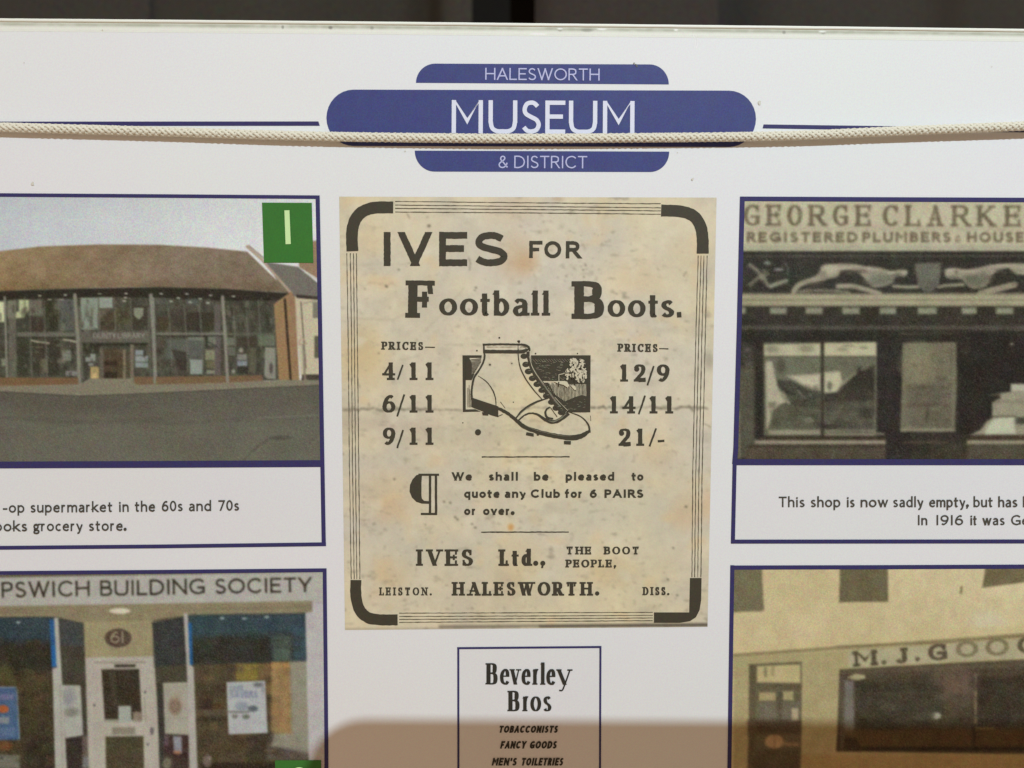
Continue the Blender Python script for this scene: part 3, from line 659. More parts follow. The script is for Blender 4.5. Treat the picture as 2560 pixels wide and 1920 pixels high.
# --- lower left: building society front
p3 = panel('panel at lower left with a colour photograph of a white shop door between two windows',
  [(-130, 1430), (816, 1421), (821, 2090), (-130, 2090)],
  [([(-130, 1436), (0, 1432.5), (400, 1429.5), (816, 1425.5)], 9.5), ([(811.5, 1421), (814, 1650), (815.8, 1850), (816.5, 2090)], 9.8), ([(-126, 1430), (-126, 2090)], 9), ([(-130, 2086), (821, 2086)], 9)])
def photo_society():
    pc = Pic((-122, 1439), (807, 1430), (812, 2083), (-122, 2083), 2.1, (96, 88, 66))
    X, Y = pc.X, pc.Y
    pc.f = crop(0, 1150, 2.633)
    pc.poly([(-400, 780), (2130, 735), (2130, 945), (2060, 935), (0, 968), (-400, 972)], (174, 172, 162), 1, 3)
    pc.line([(-330, 968), (1000, 950), (2060, 930)], 4, (140, 134, 116), .5, 4)
    pc.f = lambda p: p
    for a_, b_, s_ in ((4.6, 224, 'PSWICH'), (251, 511.6, 'BUILDING'), (539, 778.6, 'SOCIETY')):
        ya = 1494.3 - .0182 * a_; yb = 1494.3 - .0182 * b_
        pc.text(textline(s_, a_, b_, ya, yb, 39 - a_ * .0035, 4.8, gap=.17), (48, 42, 30), 1, 1.6)
    pc.text(textline('I', -14, -5, 1494.8, 1494.6, 39, 4.6), (66, 60, 48), .95, 2)
    pc.f = crop(0, 1500, 2.633)
    A = lambda x0, y0, x1, y1, c, a=1, s=2: pc.box(x0, y0, x1, y1, c, a, s)
    pc.poly([(-400, 45), (0, 42), (1000, 25), (2055, 8), (2055, 85), (1240, 100), (1000, 130), (560, 160), (380, 110), (-400, 116)], (140, 128, 96), 1, 3)
    pc.line([(0, 75), (320, 70)], 14, (130, 116, 90), .6, 8); pc.line([(1240, 65), (2050, 45)], 7, (122, 114, 88), .7, 5)
    # left window
    pc.poly([(-400, 116), (0, 112), (360, 112), (375, 440), (345, 460), (370, 1106), (380, 1600), (-400, 1600)], (66, 57, 37), 1, 3)
    pc.poly([(-400, 118), (0, 115), (360, 113), (365, 300), (-400, 300)], (48, 66, 74), 1, 5); pc.poly([(-400, 270), (365, 270), (370, 470), (-400, 480)], (44, 44, 34), .8, 18)
    pc.ell(30, 490, 60, 60, (96, 92, 44), .6, .8); pc.ell(180, 540, 110, 60, (84, 76, 42), .6, .8); pc.line([(80, 485), (260, 490)], 5, (40, 30, 24), .7, 4); pc.ell(270, 1040, 130, 130, (44, 38, 30), .7, .5)
    pc.poly([(325, 130), (358, 130), (376, 435), (342, 442)], (32, 86, 142), 1, 3); pc.poly([(335, 300), (368, 300), (374, 438), (342, 442)], (26, 100, 172), .8, 4)
    pc.ell(120, 148, 16, 8, (160, 170, 170), .9, .6)
    pc.poly([(-400, 570), (112, 572), (130, 920), (-400, 930)], (64, 94, 132), 1, 3); pc.line([(0, 574), (110, 575), (128, 918)], 3, (150, 160, 178), .8); A(0, 620, 90, 660, (110, 110, 150), .8, 4)
    pc.ell(20, 718, 38, 26, (176, 88, 44), 1, .3); A(-40, 770, 60, 815, (140, 142, 146), .8, 3); A(0, 840, 100, 900, (96, 120, 152), .6, 5); pc.ell(30, 960, 50, 32, (120, 70, 34), .8, .6); A(-400, 1020, 130, 1110, (124, 126, 112), .8, 6); pc.ell(10, 1040, 12, 10, (60, 60, 60), .8, .5)
    D3 = [(58, 48, 30), (84, 74, 46), (48, 44, 32), (96, 76, 50), (70, 66, 44), (60, 50, 46)]
    pc.clutter((42, 1680, 135, 1920), 70, 8, D3, (.2, .5), (5, 26), (4, 24), 7); pc.clutter((-120, 1590, 130, 1700), 40, 9, D3, (.2, .5), (8, 40), (4, 20), 7)
    # side pane left
    pc.poly([(380, 120), (552, 152), (575, 560), (595, 1600), (440, 1600), (410, 550)], (66, 62, 50), 1, 3); pc.poly([(383, 124), (548, 152), (560, 300), (390, 300)], (62, 70, 70), .8, 8)
    pc.poly([(405, 560), (530, 562), (548, 890), (430, 910)], (168, 170, 158), 1, 3); pc.ell(450, 640, 45, 55, (128, 128, 136), .6, .8); pc.ell(470, 740, 50, 30, (110, 112, 100), .7, .8)
    pc.poly([(432, 915), (545, 900), (552, 1600), (440, 1600)], (50, 40, 36), .9, 3); pc.poly([(540, 900), (585, 890), (590, 1600), (545, 1600)], (112, 98, 92), .7, 4); A(545, 1030, 590, 1100, (120, 124, 130), .7, 4)
    # pillars and door frame
    pc.poly([(356, 115), (383, 118), (410, 550), (440, 1106), (445, 1600), (375, 1600), (345, 450), (372, 445)], (172, 172, 160), 1, 2.5)
    pc.line([(395, 560), (415, 1106), (420, 1600)], 3, (140, 138, 124), .6, 2)
    pc.poly([(552, 150), (1005, 130), (1015, 400), (560, 400)], (156, 145, 106), 1, 4)
    pc.poly([(560, 380), (1015, 370), (1060, 1106), (1065, 1600), (600, 1600)], (176, 170, 155), 1, 3)
    pc.line([(625, 412), (955, 410)], 4, (140, 128, 108), .8, 3); pc.line([(600, 420), (610, 1106)], 4, (186, 180, 170), .5, 3)
    pc.ell(790, 72, 70, 19, (214, 204, 176), 1, .3); pc.ell(790, 148, 50, 12, (160, 150, 100), .8, .7)
    pc.ell(777, 250, 88, 62, (88, 70, 56), 1, .12)
    pc.f = lambda p: p
    pc.text(textline('', 276, 314, 1608, 1607, 29, 4.2, boxes=[('6', 276, 300), ('1', 304, 309)]), (158, 144, 116), .95, 1.5)
    pc.f = crop(0, 1500, 2.633)
    A(755, 425, 892, 442, (48, 44, 32), 1, 2.5); A(668, 452, 915, 455, (130, 124, 104), .8, 2)
    pc.poly([(668, 458), (915, 455), (935, 790), (690, 790)], (56, 48, 34), 1, 3); pc.poly([(715, 470), (760, 470), (775, 690), (740, 690)], (74, 70, 52), .7, 5)
    pc.poly([(778, 698), (862, 696), (866, 806), (780, 808)], (160, 166, 156), 1, 2); A(690, 785, 780, 815, (150, 148, 130), .9, 3); A(875, 735, 935, 805, (146, 132, 114), .9, 3)
    A(740, 838, 890, 886, (134, 126, 108), .9, 4); pc.line([(690, 812), (950, 812)], 5, (182, 178, 160), .8, 3)
    pc.poly([(695, 900), (945, 895), (955, 1600), (705, 1600)], (76, 68, 46), 1, 3)
    pc.ell(955, 608, 8, 9, (84, 80, 92), .9, .5); pc.ell(620, 692, 8, 9, (84, 80, 92), .9, .5); pc.ell(1000, 862, 13, 26, (92, 82, 88), .8, .6); pc.ell(972, 950, 8, 9, (96, 90, 92), .9, .5); pc.line([(950, 640), (960, 800)], 3, (136, 130, 112), .8)
    # side pane right
    pc.poly([(1003, 150), (1212, 110), (1235, 540), (1260, 1600), (1065, 1600), (1035, 600)], (58, 56, 48), 1, 3); pc.poly([(1005, 155), (1212, 112), (1225, 430), (1015, 440)], (52, 56, 56), .8, 8); pc.poly([(1020, 440), (1228, 430), (1232, 540), (1030, 545)], (78, 74, 54), .7, 5)
    pc.poly([(1072, 545), (1238, 540), (1260, 890), (1085, 880)], (164, 160, 142), 1, 3); pc.ell(1152, 700, 42, 58, (126, 100, 80), .85, .5); pc.ell(1158, 640, 34, 26, (152, 140, 110), .5, .8); pc.line([(1088, 780), (1250, 776)], 2.5, (136, 130, 116), .7)
    pc.poly([(1080, 885), (1250, 895), (1262, 1600), (1070, 1600)], (70, 50, 44), .8, 4); pc.poly([(1140, 895), (1195, 900), (1198, 1010), (1145, 1000)], (146, 148, 158), .9, 3); pc.ell(1165, 1003, 26, 12, (180, 130, 84), .8, .6); A(1080, 890, 1110, 960, (110, 92, 96), .7, 4); pc.ell(1100, 1075, 30, 40, (136, 136, 108), .7, .6)
    # right window
    pc.poly([(1235, 100), (2010, 88), (2040, 1050), (2060, 1600), (1300, 1600)], (82, 70, 48), 1, 3)
    pc.poly([(1235, 102), (2010, 90), (2025, 408), (1260, 425)], (50, 58, 58), 1, 3); pc.poly([(1240, 105), (2010, 92), (2015, 210), (1245, 230)], (50, 72, 80), .9, 16); pc.poly([(1250, 260), (1780, 250), (1790, 410), (1262, 422)], (50, 48, 38), .8, 12)
    pc.poly([(1790, 240), (1910, 240), (1915, 408), (1800, 410)], (86, 104, 88), .8, 12); pc.poly([(1930, 180), (2015, 180), (2022, 405), (1935, 405)], (52, 82, 96), .7, 10)
    pc.poly([(1550, 420), (1700, 418), (1700, 530), (1555, 535)], (140, 122, 50), .9, 8); pc.poly([(1700, 418), (1800, 415), (1800, 620), (1750, 620), (1745, 530), (1700, 530)], (124, 94, 58), .8, 5)
    pc.poly([(1790, 412), (1908, 408), (1930, 900), (1780, 880)], (166, 132, 80), .9, 6); pc.poly([(1790, 412), (1905, 410), (1908, 450), (1795, 455)], (200, 148, 66), .8, 4); A(1815, 460, 1885, 515, (140, 118, 54), .8, 4); pc.line([(1850, 530), (1840, 740)], 14, (122, 98, 64), .6, 6)
    pc.poly([(1908, 408), (2025, 405), (2040, 1010), (1780, 960), (1770, 880), (1920, 880)], (146, 142, 122), .9, 8); pc.poly([(1760, 900), (2030, 980), (2035, 1050), (1740, 1050)], (104, 98, 90), .7, 10); pc.line([(1940, 820), (2035, 835)], 3.5, (90, 86, 72), .7, 3)
    pc.ell(1850, 985, 150, 22, (86, 80, 80), .7, .6); pc.ell(1760, 900, 90, 40, (58, 50, 40), .8, .6)
    for q in ((1290, 560, 1490, 640, (70, 58, 42)), (1290, 770, 1500, 800, (54, 42, 28)), (1300, 720, 1500, 760, (96, 84, 64)), (1310, 650, 1400, 720, (50, 36, 26)), (1400, 680, 1470, 715, (84, 56, 34))): A(*q, .7, 6)
    pc.poly([(1300, 900), (1620, 900), (1700, 1060), (1300, 1060)], (74, 60, 36), .6, 12); A(1620, 880, 1760, 1060, (54, 48, 36), .7, 8); A(1320, 1070, 1820, 1200, (44, 32, 24), .8, 8)
    for x, y in ((1462, 120), (1608, 122), (1755, 112)): pc.ell(x, y, 16, 8, (150, 168, 166), .9, .6)
    pc.clutter((485, 1665, 760, 1900), 130, 10, D3 + [(110, 92, 60)], (.2, .5), (6, 34), (4, 22), 7); pc.clutter((480, 1590, 750, 1655), 40, 11, [(44, 44, 34), (56, 54, 42), (50, 58, 58)], (.2, .5), (8, 40), (4, 16), 7)
    pc.poly([(1908, 408), (2025, 405), (2040, 1010), (1790, 960), (1800, 880), (1920, 880)], (146, 142, 122), .8, 8); pc.poly([(1790, 412), (1905, 410), (1920, 880), (1800, 880)], (160, 128, 80), .6, 8)
    pc.poly([(1490, 540), (1745, 532), (1762, 875), (1505, 885)], (172, 176, 176), 1, 2.5)
    pc.f = lambda p: p
    pc.text(textline('LOVE', 575, 608, 1727, 1726, 13, 3.2), (120, 130, 152), .7, 3); pc.text(textline('SAVERS', 576, 644, 1745, 1744, 17, 3.8), (114, 124, 150), .75, 3)
    pc.f = crop(0, 1500, 2.633)
    pc.line([(1505, 735), (1590, 738), (1640, 735)], 3, (90, 84, 72), .9, 2); pc.ell(1590, 700, 45, 30, (130, 140, 156), .8, .7); pc.ell(1665, 715, 32, 20, (76, 88, 92), .9, .6); pc.ell(1700, 558, 34, 16, (92, 96, 96), .8, .7); pc.ell(1620, 768, 24, 16, (90, 92, 80), .8, .6); pc.ell(1545, 765, 20, 16, (110, 108, 96), .8, .6); pc.ell(1730, 590, 12, 18, (120, 126, 128), .7, .7)
    pc.poly([(1208, 85), (1236, 90), (1258, 430), (1275, 440), (1300, 1106), (1305, 1600), (1255, 1600), (1235, 560)], (172, 168, 158), 1, 2.5)
    pc.poly([(1238, 150), (1262, 150), (1270, 425), (1250, 430)], (28, 92, 152), 1, 3)
    pc.ell(1365, 1060, 30, 42, (116, 100, 92), .9, .4); A(1370, 1030, 1390, 1050, (150, 130, 116), .8, 4)
    # right white jamb
    pc.poly([(2010, 85), (2055, 80), (2055, 10), (2135, 5), (2145, 1600), (2045, 1600)], (182, 178, 176), 1, 3); pc.line([(2080, 20), (2132, 18)], 3, (136, 130, 120), .5, 3)
    pc.f = lambda p: p
    pc.noise(14, 4, 51); pc.noise(40, 4, 52)
    g_ = pc.c.mean(-1, keepdims=True); pc.c = g_ + (pc.c - g_) * .84; pc.soften(2, 7.5, 2.8, 2); pc.build('photograph', M_photo, H1, p3)
    t = MB(H3); t.poly([(687.5, 1901), (802.5, 1900.5), (805, 2045), (690, 2046)], 0); t.build('number_tag', M_green, p3)
    t = MB(H4); t.add(textline('2', 729, 768, 2005, 2005, 87, 12)); t.build('digit', M_greenlt, p3)
photo_society()

# --- upper right: the plumbers' shop
p2 = panel('panel at upper right with a sepia photograph of the shop front of GEORGE CLARKE',
  [(1850, 491), (2690, 497), (2690, 1358), (1827.5, 1358), (1832, 1150)],
  [([(1851, 497), (2180, 498.5), (2560, 500), (2690, 501)], 11.5), ([(1856, 491.5), (1848, 820), (1839.5, 1120), (1836.5, 1160)], 12), ([(1836.7, 1160), (1832.3, 1358)], 10),
   ([(1832, 1155.5), (2200, 1155.5), (2690, 1155.5)], 15), ([(1828, 1354), (2690, 1353.5)], 10), ([(2685, 497), (2685, 1358)], 10)])
def photo_clarke():
    pc = Pic((1861, 502), (2681, 505), (2681, 1150), (1843, 1150), 2.0, (60, 58, 44))
    X, Y = pc.X, pc.Y
    pc.box(1840, 495, 2700, 630, (178, 170, 134), 1, 8)
    pc.box(1840, 566, 2700, 578, (166, 156, 124), .7, 4); pc.box(1840, 612, 2700, 628, (160, 156, 126), .8, 4)
    bx = [('G', 1856, 1902), ('E', 1915, 1956), ('O', 1965, 2008.6), ('R', 2020, 2067), ('G', 2079, 2123), ('E', 2137, 2181), ('C', 2204, 2249), ('L', 2262, 2305), ('A', 2318, 2358), ('R', 2378, 2427), ('K', 2441, 2490), ('E', 2510, 2555)]
    pc.text(textline('', 1850, 2560, 564, 566, 52, 10, 5.5, serif=4.5, boxes=[(c, a + 3, b - 3) for c, a, b in bx]), (104, 92, 66), .92, 3.5)
    for s_, a, b in (('REGISTERED', 1867, 2144), ('PLUMBERS', 2156, 2377), ('HOUSE', 2418, 2560)): pc.text(textline(s_, a, b, 606, 606, 26, 6.5, gap=.28), (106, 94, 68), .9, 2.6)
    pc.text(textline('&', 2387, 2404, 606, 606, 18, 5), (116, 104, 78), .85, 3)
    pc.box(1840, 628, 2700, 800, (52, 50, 40), 1, 4); pc.line([(1840, 640), (2700, 640)], 3, (96, 94, 76), .8, 3); pc.line([(1840, 633), (2700, 632)], 3, (44, 40, 30), .8, 3)
    lt = (158, 150, 122); md = (124, 120, 98)
    pc.f = crop(1820, 480, 4.879)
    # leaf scroll at the left
    pc.line([(270, 890), (360, 960), (440, 1050), (480, 1130)], 9, md, .9, 5); pc.line([(440, 960), (480, 1000), (390, 1020), (330, 1080), (270, 1130)], 9, (112, 110, 88), .9, 5); pc.ell(480, 865, 45, 24, (120, 122, 112), .9, .5); pc.ell(620, 945, 65, 16, (138, 138, 132), .9, .5)
    pc.line([(690, 860), (735, 920), (730, 1000)], 5, (90, 92, 84), .8, 4); pc.line([(520, 1150), (600, 1120), (710, 1085)], 11, (140, 140, 116), .95, 5); pc.ell(420, 1040, 40, 40, (138, 134, 108), .8, .7)
    # left hound
    hound = smooth([(1160, 890), (1300, 875), (1450, 872), (1600, 890), (1740, 930), (1860, 925), (1990, 960), (2110, 945), (2190, 960), (2160, 1030), (2050, 1030), (2010, 1100), (1900, 1150), (1760, 1160), (1690, 1080), (1600, 1000), (1480, 945), (1390, 960), (1340, 1030), (1230, 1060), (1120, 1090), (950, 1130), (860, 1180), (830, 1250), (770, 1240), (800, 1150), (880, 1090), (1050, 1030), (1120, 960)], 4, True)
    pc.poly([(x + 1.5, y + 3) for x, y in hound], (36, 34, 26), .7, 6); pc.poly(hound, (146, 138, 112), 1, 5); pc.poly([(1180, 900), (1330, 890), (1330, 980), (1200, 1020)], (172, 162, 132), .7, 7); pc.poly([(1500, 885), (1800, 935), (1900, 1000), (1700, 960)], (164, 156, 130), .6, 6)
    for cx_, cy_, rx, ry, cc_, aa in ((1900, 1060, 150, 70, (104, 104, 86), .7), (1760, 1090, 100, 50, (112, 110, 90), .6), (1400, 930, 120, 22, (172, 164, 138), .7), (1230, 950, 90, 50, (176, 166, 136), .7), (1650, 925, 160, 22, (170, 162, 136), .7), (2060, 1010, 60, 26, (92, 90, 72), .7), (2150, 985, 40, 18, (168, 162, 140), .7), (1500, 980, 110, 24, (96, 94, 76), .7), (1000, 1100, 100, 16, (110, 104, 82), .6), (1980, 985, 90, 18, (168, 160, 136), .6)):
        pc.ell(cx_, cy_, rx, ry, cc_, aa, 1.0)
    for k_ in range(7): pc.line([(1740 + k_ * 30, 960), (1765 + k_ * 28, 1060), (1770 + k_ * 24, 1130)], 2, (88, 86, 70), .5, 3)
    pc.line([(860, 1235), (1700, 1240)], 10, (60, 54, 40), .6, 7)
    pc.line([(1340, 1150), (1500, 1145), (1700, 1190), (1850, 1240)], 12, lt, .9, 5); pc.line([(880, 1230), (1000, 1160), (1150, 1100)], 5, (86, 74, 56), .6, 4); pc.line([(860, 1215), (1050, 1200), (1300, 1205), (1480, 1225)], 6, (140, 132, 106), .8, 5)
    pc.line([(2020, 1150), (2200, 1160), (2320, 1155)], 7, lt, .9, 4); pc.ell(2080, 1080, 60, 24, (48, 42, 30), .8, .6)
    # shield and right hound
    pc.f = crop(2180, 480, 4.879)
    pc.poly([(520, 870), (840, 860), (820, 1120), (740, 1215), (640, 1220), (560, 1140)], (98, 96, 80), 1, 4); pc.ell(690, 960, 150, 80, (108, 108, 90), .5, .8)
    h2 = smooth([(890, 960), (980, 930), (1060, 930), (1160, 945), (1300, 920), (1450, 890), (1650, 870), (1860, 870), (2150, 880), (2300, 960), (2500, 1090), (2480, 1140), (2250, 1050), (2100, 1000), (1900, 1010), (1760, 1000), (1660, 930), (1560, 950), (1460, 1020), (1420, 1110), (1330, 1180), (1200, 1170), (1130, 1100), (1080, 1060), (920, 1050)], 4, True)
    pc.poly(h2, (146, 138, 112), 1, 4); pass
    for cx_, cy_, rx, ry, cc_, aa in ((1260, 1080, 150, 70, (98, 98, 80), .75), (1380, 1040, 80, 60, (108, 104, 84), .6), (1600, 900, 160, 20, (166, 158, 130), .7), (1180, 965, 120, 20, (168, 160, 132), .6), (960, 950, 60, 20, (172, 162, 138), .7), (1000, 1035, 70, 14, (90, 86, 68), .8), (1560, 960, 60, 30, (90, 86, 70), .5), (1900, 920, 180, 30, (164, 156, 128), .6)):
        pc.ell(cx_, cy_, rx, ry, cc_, aa, 1.0)
    for k_ in range(8): pc.line([(1150 + k_ * 32, 980), (1160 + k_ * 32, 1060), (1180 + k_ * 26, 1130)], 2, (84, 82, 66), .5, 3); pc.line([(1320, 1240), (1500, 1190), (1740, 1130)], 12, (140, 130, 104), .9, 5)
    pc.line([(810, 1160), (900, 1140), (1110, 1130)], 7, lt, .9, 4); pc.ell(1030, 980, 26, 24, (104, 96, 76), .7, .6)
    # sill mouldings
    pc.f = crop(1820, 480, 4.879)
    pc.box(-100, 1250, 4300, 1395, (156, 149, 114), 1, 4); pc.line([(0, 1240), (900, 1245), (1800, 1245), (4300, 1235)], 4, (140, 130, 100), .8, 4)
    pc.line([(0, 1318), (4300, 1318)], 3, (108, 100, 72), .8, 2.5); pc.line([(0, 1375), (4300, 1372)], 3, (132, 124, 96), .8, 2.5)
    pc.box(-100, 1395, 4300, 1530, (54, 50, 36), 1, 4)
    for a, b in ((100, 215), (510, 715), (945, 1155), (1395, 1605), (1850, 2050), (2315, 2545), (2850, 3035), (3270, 3480), (3700, 3900)): pc.box(a, 1410, b, 1490, (134, 134, 108), .95, 5)
    pc.box(1230, 1520, 1800, 1545, (92, 82, 68), .6, 5)
    # window zone
    pc.f = crop(1820, 800, 4.366)
    A = lambda x0, y0, x1, y1, c, a=1, s=2: pc.box(x0, y0, x1, y1, c, a, s)
    A(-50, -60, 3800, 1560, (55, 51, 40), 1, 3); A(-50, 60, 3800, 105, (84, 80, 68), .8, 5); A(-50, 120, 3800, 240, (44, 42, 32), .8, 8)
    A(90, 500, 290, 1500, (86, 84, 66), .9, 8); A(150, 250, 280, 520, (66, 62, 50), .8, 8); A(190, 310, 250, 340, (96, 94, 84), .7, 5); A(190, 460, 270, 500, (92, 84, 80), .7, 5); pc.line([(120, 1000), (125, 1510)], 4, (132, 126, 98), .8, 3)
    A(300, 250, 395, 1280, (46, 44, 34), .9, 6)
    A(390, 245, 1630, 1260, (98, 98, 76), 1, 4)
    pc.poly([(390, 270), (1010, 255), (1010, 395), (395, 395)], (172, 166, 130), 1, 4); pc.poly([(1050, 250), (1630, 240), (1630, 395), (1050, 395)], (174, 168, 128), 1, 4)
    for x, y, rx, ry in ((480, 320, 80, 40), (860, 310, 80, 40), (1250, 320, 60, 16), (1320, 280, 70, 14), (1480, 300, 50, 18)): pc.ell(x, y, rx, ry, (126, 122, 94), .7, .7)
    A(400, 400, 1620, 600, (104, 104, 80), .9, 8); A(390, 395, 1620, 410, (70, 66, 48), .6, 3)
    pc.ell(580, 500, 50, 70, (66, 64, 48), .7, .8)
    pc.poly([(410, 450), (480, 450), (520, 640), (560, 790), (640, 900), (560, 930), (500, 980), (440, 1180), (420, 1180)], (166, 158, 128), 1, 6)
    pc.poly([(540, 660), (700, 660), (850, 740), (1010, 770), (1010, 980), (760, 960), (560, 930), (640, 900), (590, 800)], (68, 68, 54), 1, 6); pc.poly([(640, 610), (1010, 590), (1010, 765), (870, 745), (760, 665)], (176, 166, 134), 1, 9)
    pc.poly([(700, 640), (870, 745), (1010, 765), (1010, 590), (950, 600)], (184, 174, 144), .5, 12)
    pc.line([(520, 780), (600, 800), (660, 905)], 8, (160, 152, 124), .8, 5); pc.line([(760, 770), (840, 850)], 5, (126, 124, 102), .8, 4); pc.ell(560, 690, 24, 40, (54, 52, 40), .8, .6)
    pc.poly([(1050, 570), (1220, 560), (1250, 690), (1180, 790), (1050, 800)], (174, 170, 132), 1, 7); pc.ell(1110, 720, 28, 50, (90, 92, 72), .8, .6)
    pc.poly([(1200, 790), (1400, 570), (1440, 500), (1460, 560), (1600, 490), (1610, 900), (1050, 900), (1050, 800)], (58, 54, 42), 1, 7); pc.line([(1240, 700), (1390, 580)], 8, (140, 134, 104), .7, 6)
    pc.poly([(480, 1000), (620, 930), (1000, 980), (1010, 1190), (450, 1190)], (88, 88, 68), .9, 10); pc.poly([(1050, 900), (1610, 860), (1610, 1190), (1050, 1190)], (70, 66, 54), .8, 12); pc.ell(1300, 1020, 200, 60, (94, 92, 74), .6, .8); pc.ell(880, 1090, 50, 30, (124, 122, 102), .7, .7); pc.ell(1500, 1000, 90, 60, (50, 46, 40), .6, .8); pc.ell(1120, 1160, 110, 30, (46, 44, 36), .8, .7)
    A(440, 1200, 1010, 1255, (142, 136, 110), .95, 5); A(1050, 1200, 1620, 1215, (130, 122, 98), .9, 4); A(1050, 1240, 1700, 1262, (142, 134, 108), .9, 4)
    D2 = [(58, 56, 42), (96, 96, 76), (76, 74, 58), (110, 106, 84), (50, 48, 36), (86, 82, 66)]
    pc.clutter((1928, 1010, 2186, 1068), 60, 12, D2, (.2, .5), (6, 30), (4, 16), 6); pc.clutter((1945, 960, 2050, 1010), 26, 13, D2, (.2, .5), (5, 20), (4, 14), 6); pc.clutter((2070, 985, 2186, 1060), 36, 14, D2[:3], (.2, .5), (6, 24), (4, 16), 6)
    A(1015, 230, 1045, 1270, (52, 46, 34), .95, 4); pc.line([(1615, 400), (1608, 1220)], 2.6, (130, 124, 100), .8, 2)
    A(1622, 200, 1990, 1560, (48, 44, 38), 1, 5); A(340, 1275, 1720, 1305, (64, 56, 36), 1, 4); A(290, 1312, 1720, 1358, (144, 134, 110), 1, 4); A(200, 1360, 1720, 1530, (84, 76, 58), .9, 6); A(220, 1365, 1720, 1390, (58, 50, 36), .8, 5)
    pc.line([(1622, 1240), (1700, 1245)], 5, (140, 132, 108), .9, 3)
    # door
    pc.f = crop(2180, 800, 4.366)
    pc.poly([(335, 250), (920, 240), (925, 700), (905, 1215), (310, 1215), (325, 700)], (112, 107, 82), 1, 4)
    pc.ell(520, 480, 180, 200, (132, 126, 90), .7, .9); pc.poly([(400, 700), (850, 690), (850, 1180), (330, 1180)], (96, 92, 72), .7, 14)
    pc.line([(400, 735), (830, 740)], 11, (88, 84, 62), .7, 5); pc.line([(420, 820), (800, 830)], 6, (90, 84, 64), .6, 6); pc.line([(400, 930), (850, 930)], 9, (86, 74, 60), .6, 6); pc.line([(610, 1000), (590, 1110)], 6, (66, 60, 44), .7, 4); pc.ell(760, 640, 70, 30, (92, 88, 66), .6, .8); pc.ell(700, 420, 60, 50, (94, 92, 70), .5, .8)
    pc.clutter((2262, 870, 2385, 1070), 90, 15, [(96, 92, 70), (124, 120, 92), (84, 82, 64), (116, 108, 84)], (.2, .5), (4, 16), (3, 12), 5)
    pc.clutter((1862, 640, 2680, 722), 60, 16, [(44, 42, 32), (60, 58, 46), (50, 46, 38)], (.1, .25), (10, 50), (4, 14), 6)
    pc.line([(870, 300), (850, 880)], 3, (90, 84, 64), .5, 4); A(310, 1185, 905, 1218, (138, 130, 102), .9, 3.5); pc.line([(300, 150), (920, 148)], 4, (80, 74, 62), .7, 4)
    A(340, 1320, 830, 1350, (88, 76, 60), .7, 4); A(620, 1350, 1040, 1540, (66, 60, 46), .6, 8)
    A(945, 150, 2000, 1260, (44, 40, 33), 1, 8); A(1100, 90, 2000, 115, (82, 74, 62), .7, 4)
    pc.poly([(1070, 1255), (1180, 1200), (1260, 1100), (1310, 1070), (1310, 900), (1400, 850), (1290, 815), (1520, 780), (1515, 700), (2300, 690), (2300, 1258)], (144, 140, 112), 1, 5)
    pc.poly([(1250, 1180), (1330, 1075), (1540, 1060), (1570, 1240), (1240, 1250)], (180, 182, 150), .95, 6); A(1520, 700, 1900, 775, (170, 170, 142), .9, 5); pc.poly([(1290, 815), (1400, 810), (1400, 860)], (60, 48, 34), .9, 4); pc.line([(1310, 1055), (1560, 1050)], 4, (80, 76, 56), .8, 4); A(1570, 1060, 1800, 1135, (66, 66, 54), .9, 6); pc.line([(1320, 900), (2000, 880)], 4, (110, 100, 78), .6, 5)
    pc.ell(1525, 262, 18, 14, (150, 146, 126), .9, .6)
    A(1070, 1262, 2300, 1300, (74, 58, 40), 1, 4); A(1035, 1312, 2300, 1358, (142, 132, 106), 1, 4); A(1040, 1362, 2300, 1540, (82, 76, 58), .9, 6)
    pc.f = lambda p: p
    pc.c = pc.c + (vnoise(X, Y, 11, 61) * 4 + vnoise(X, Y, 34, 62) * 4)[..., None]
    g_ = pc.c.mean(-1, keepdims=True); pc.c = g_ * 1.0 + (pc.c - g_) * .82 + (g_ - 105) * .10 + np.array((1.5, 0, 0)); 
    pc.soften(3, 7.5, 2.4, 3); pc.build('photograph', M_photo, H1, p2)
    c = MB(H2)
    for s_, a, b in (('This', 1947, 2012), ('shop', 2027, 2101), ('is', 2117, 2137), ('now', 2152, 2220), ('sadly', 2233, 2309), ('empty,', 2323.5, 2421), ('but', 2434, 2482), ('has', 2496, 2544), ('been', 2558, 2628)): c.add(textline(s_, a, b, 1268, 1268, 26.5, 3.9, gap=.14))
    for s_, a, b in (('In', 2294, 2318.5), ('1916', 2340, 2408), ('it', 2426, 2442), ('was', 2457, 2512), ('Ge', 2528, 2572), ('orge', 2576, 2640)): c.add(textline(s_, a, b, 1313, 1313, 25.5, 3.9, gap=.15))
    c.build('caption_lettering', M_caption, p2)
photo_clarke()

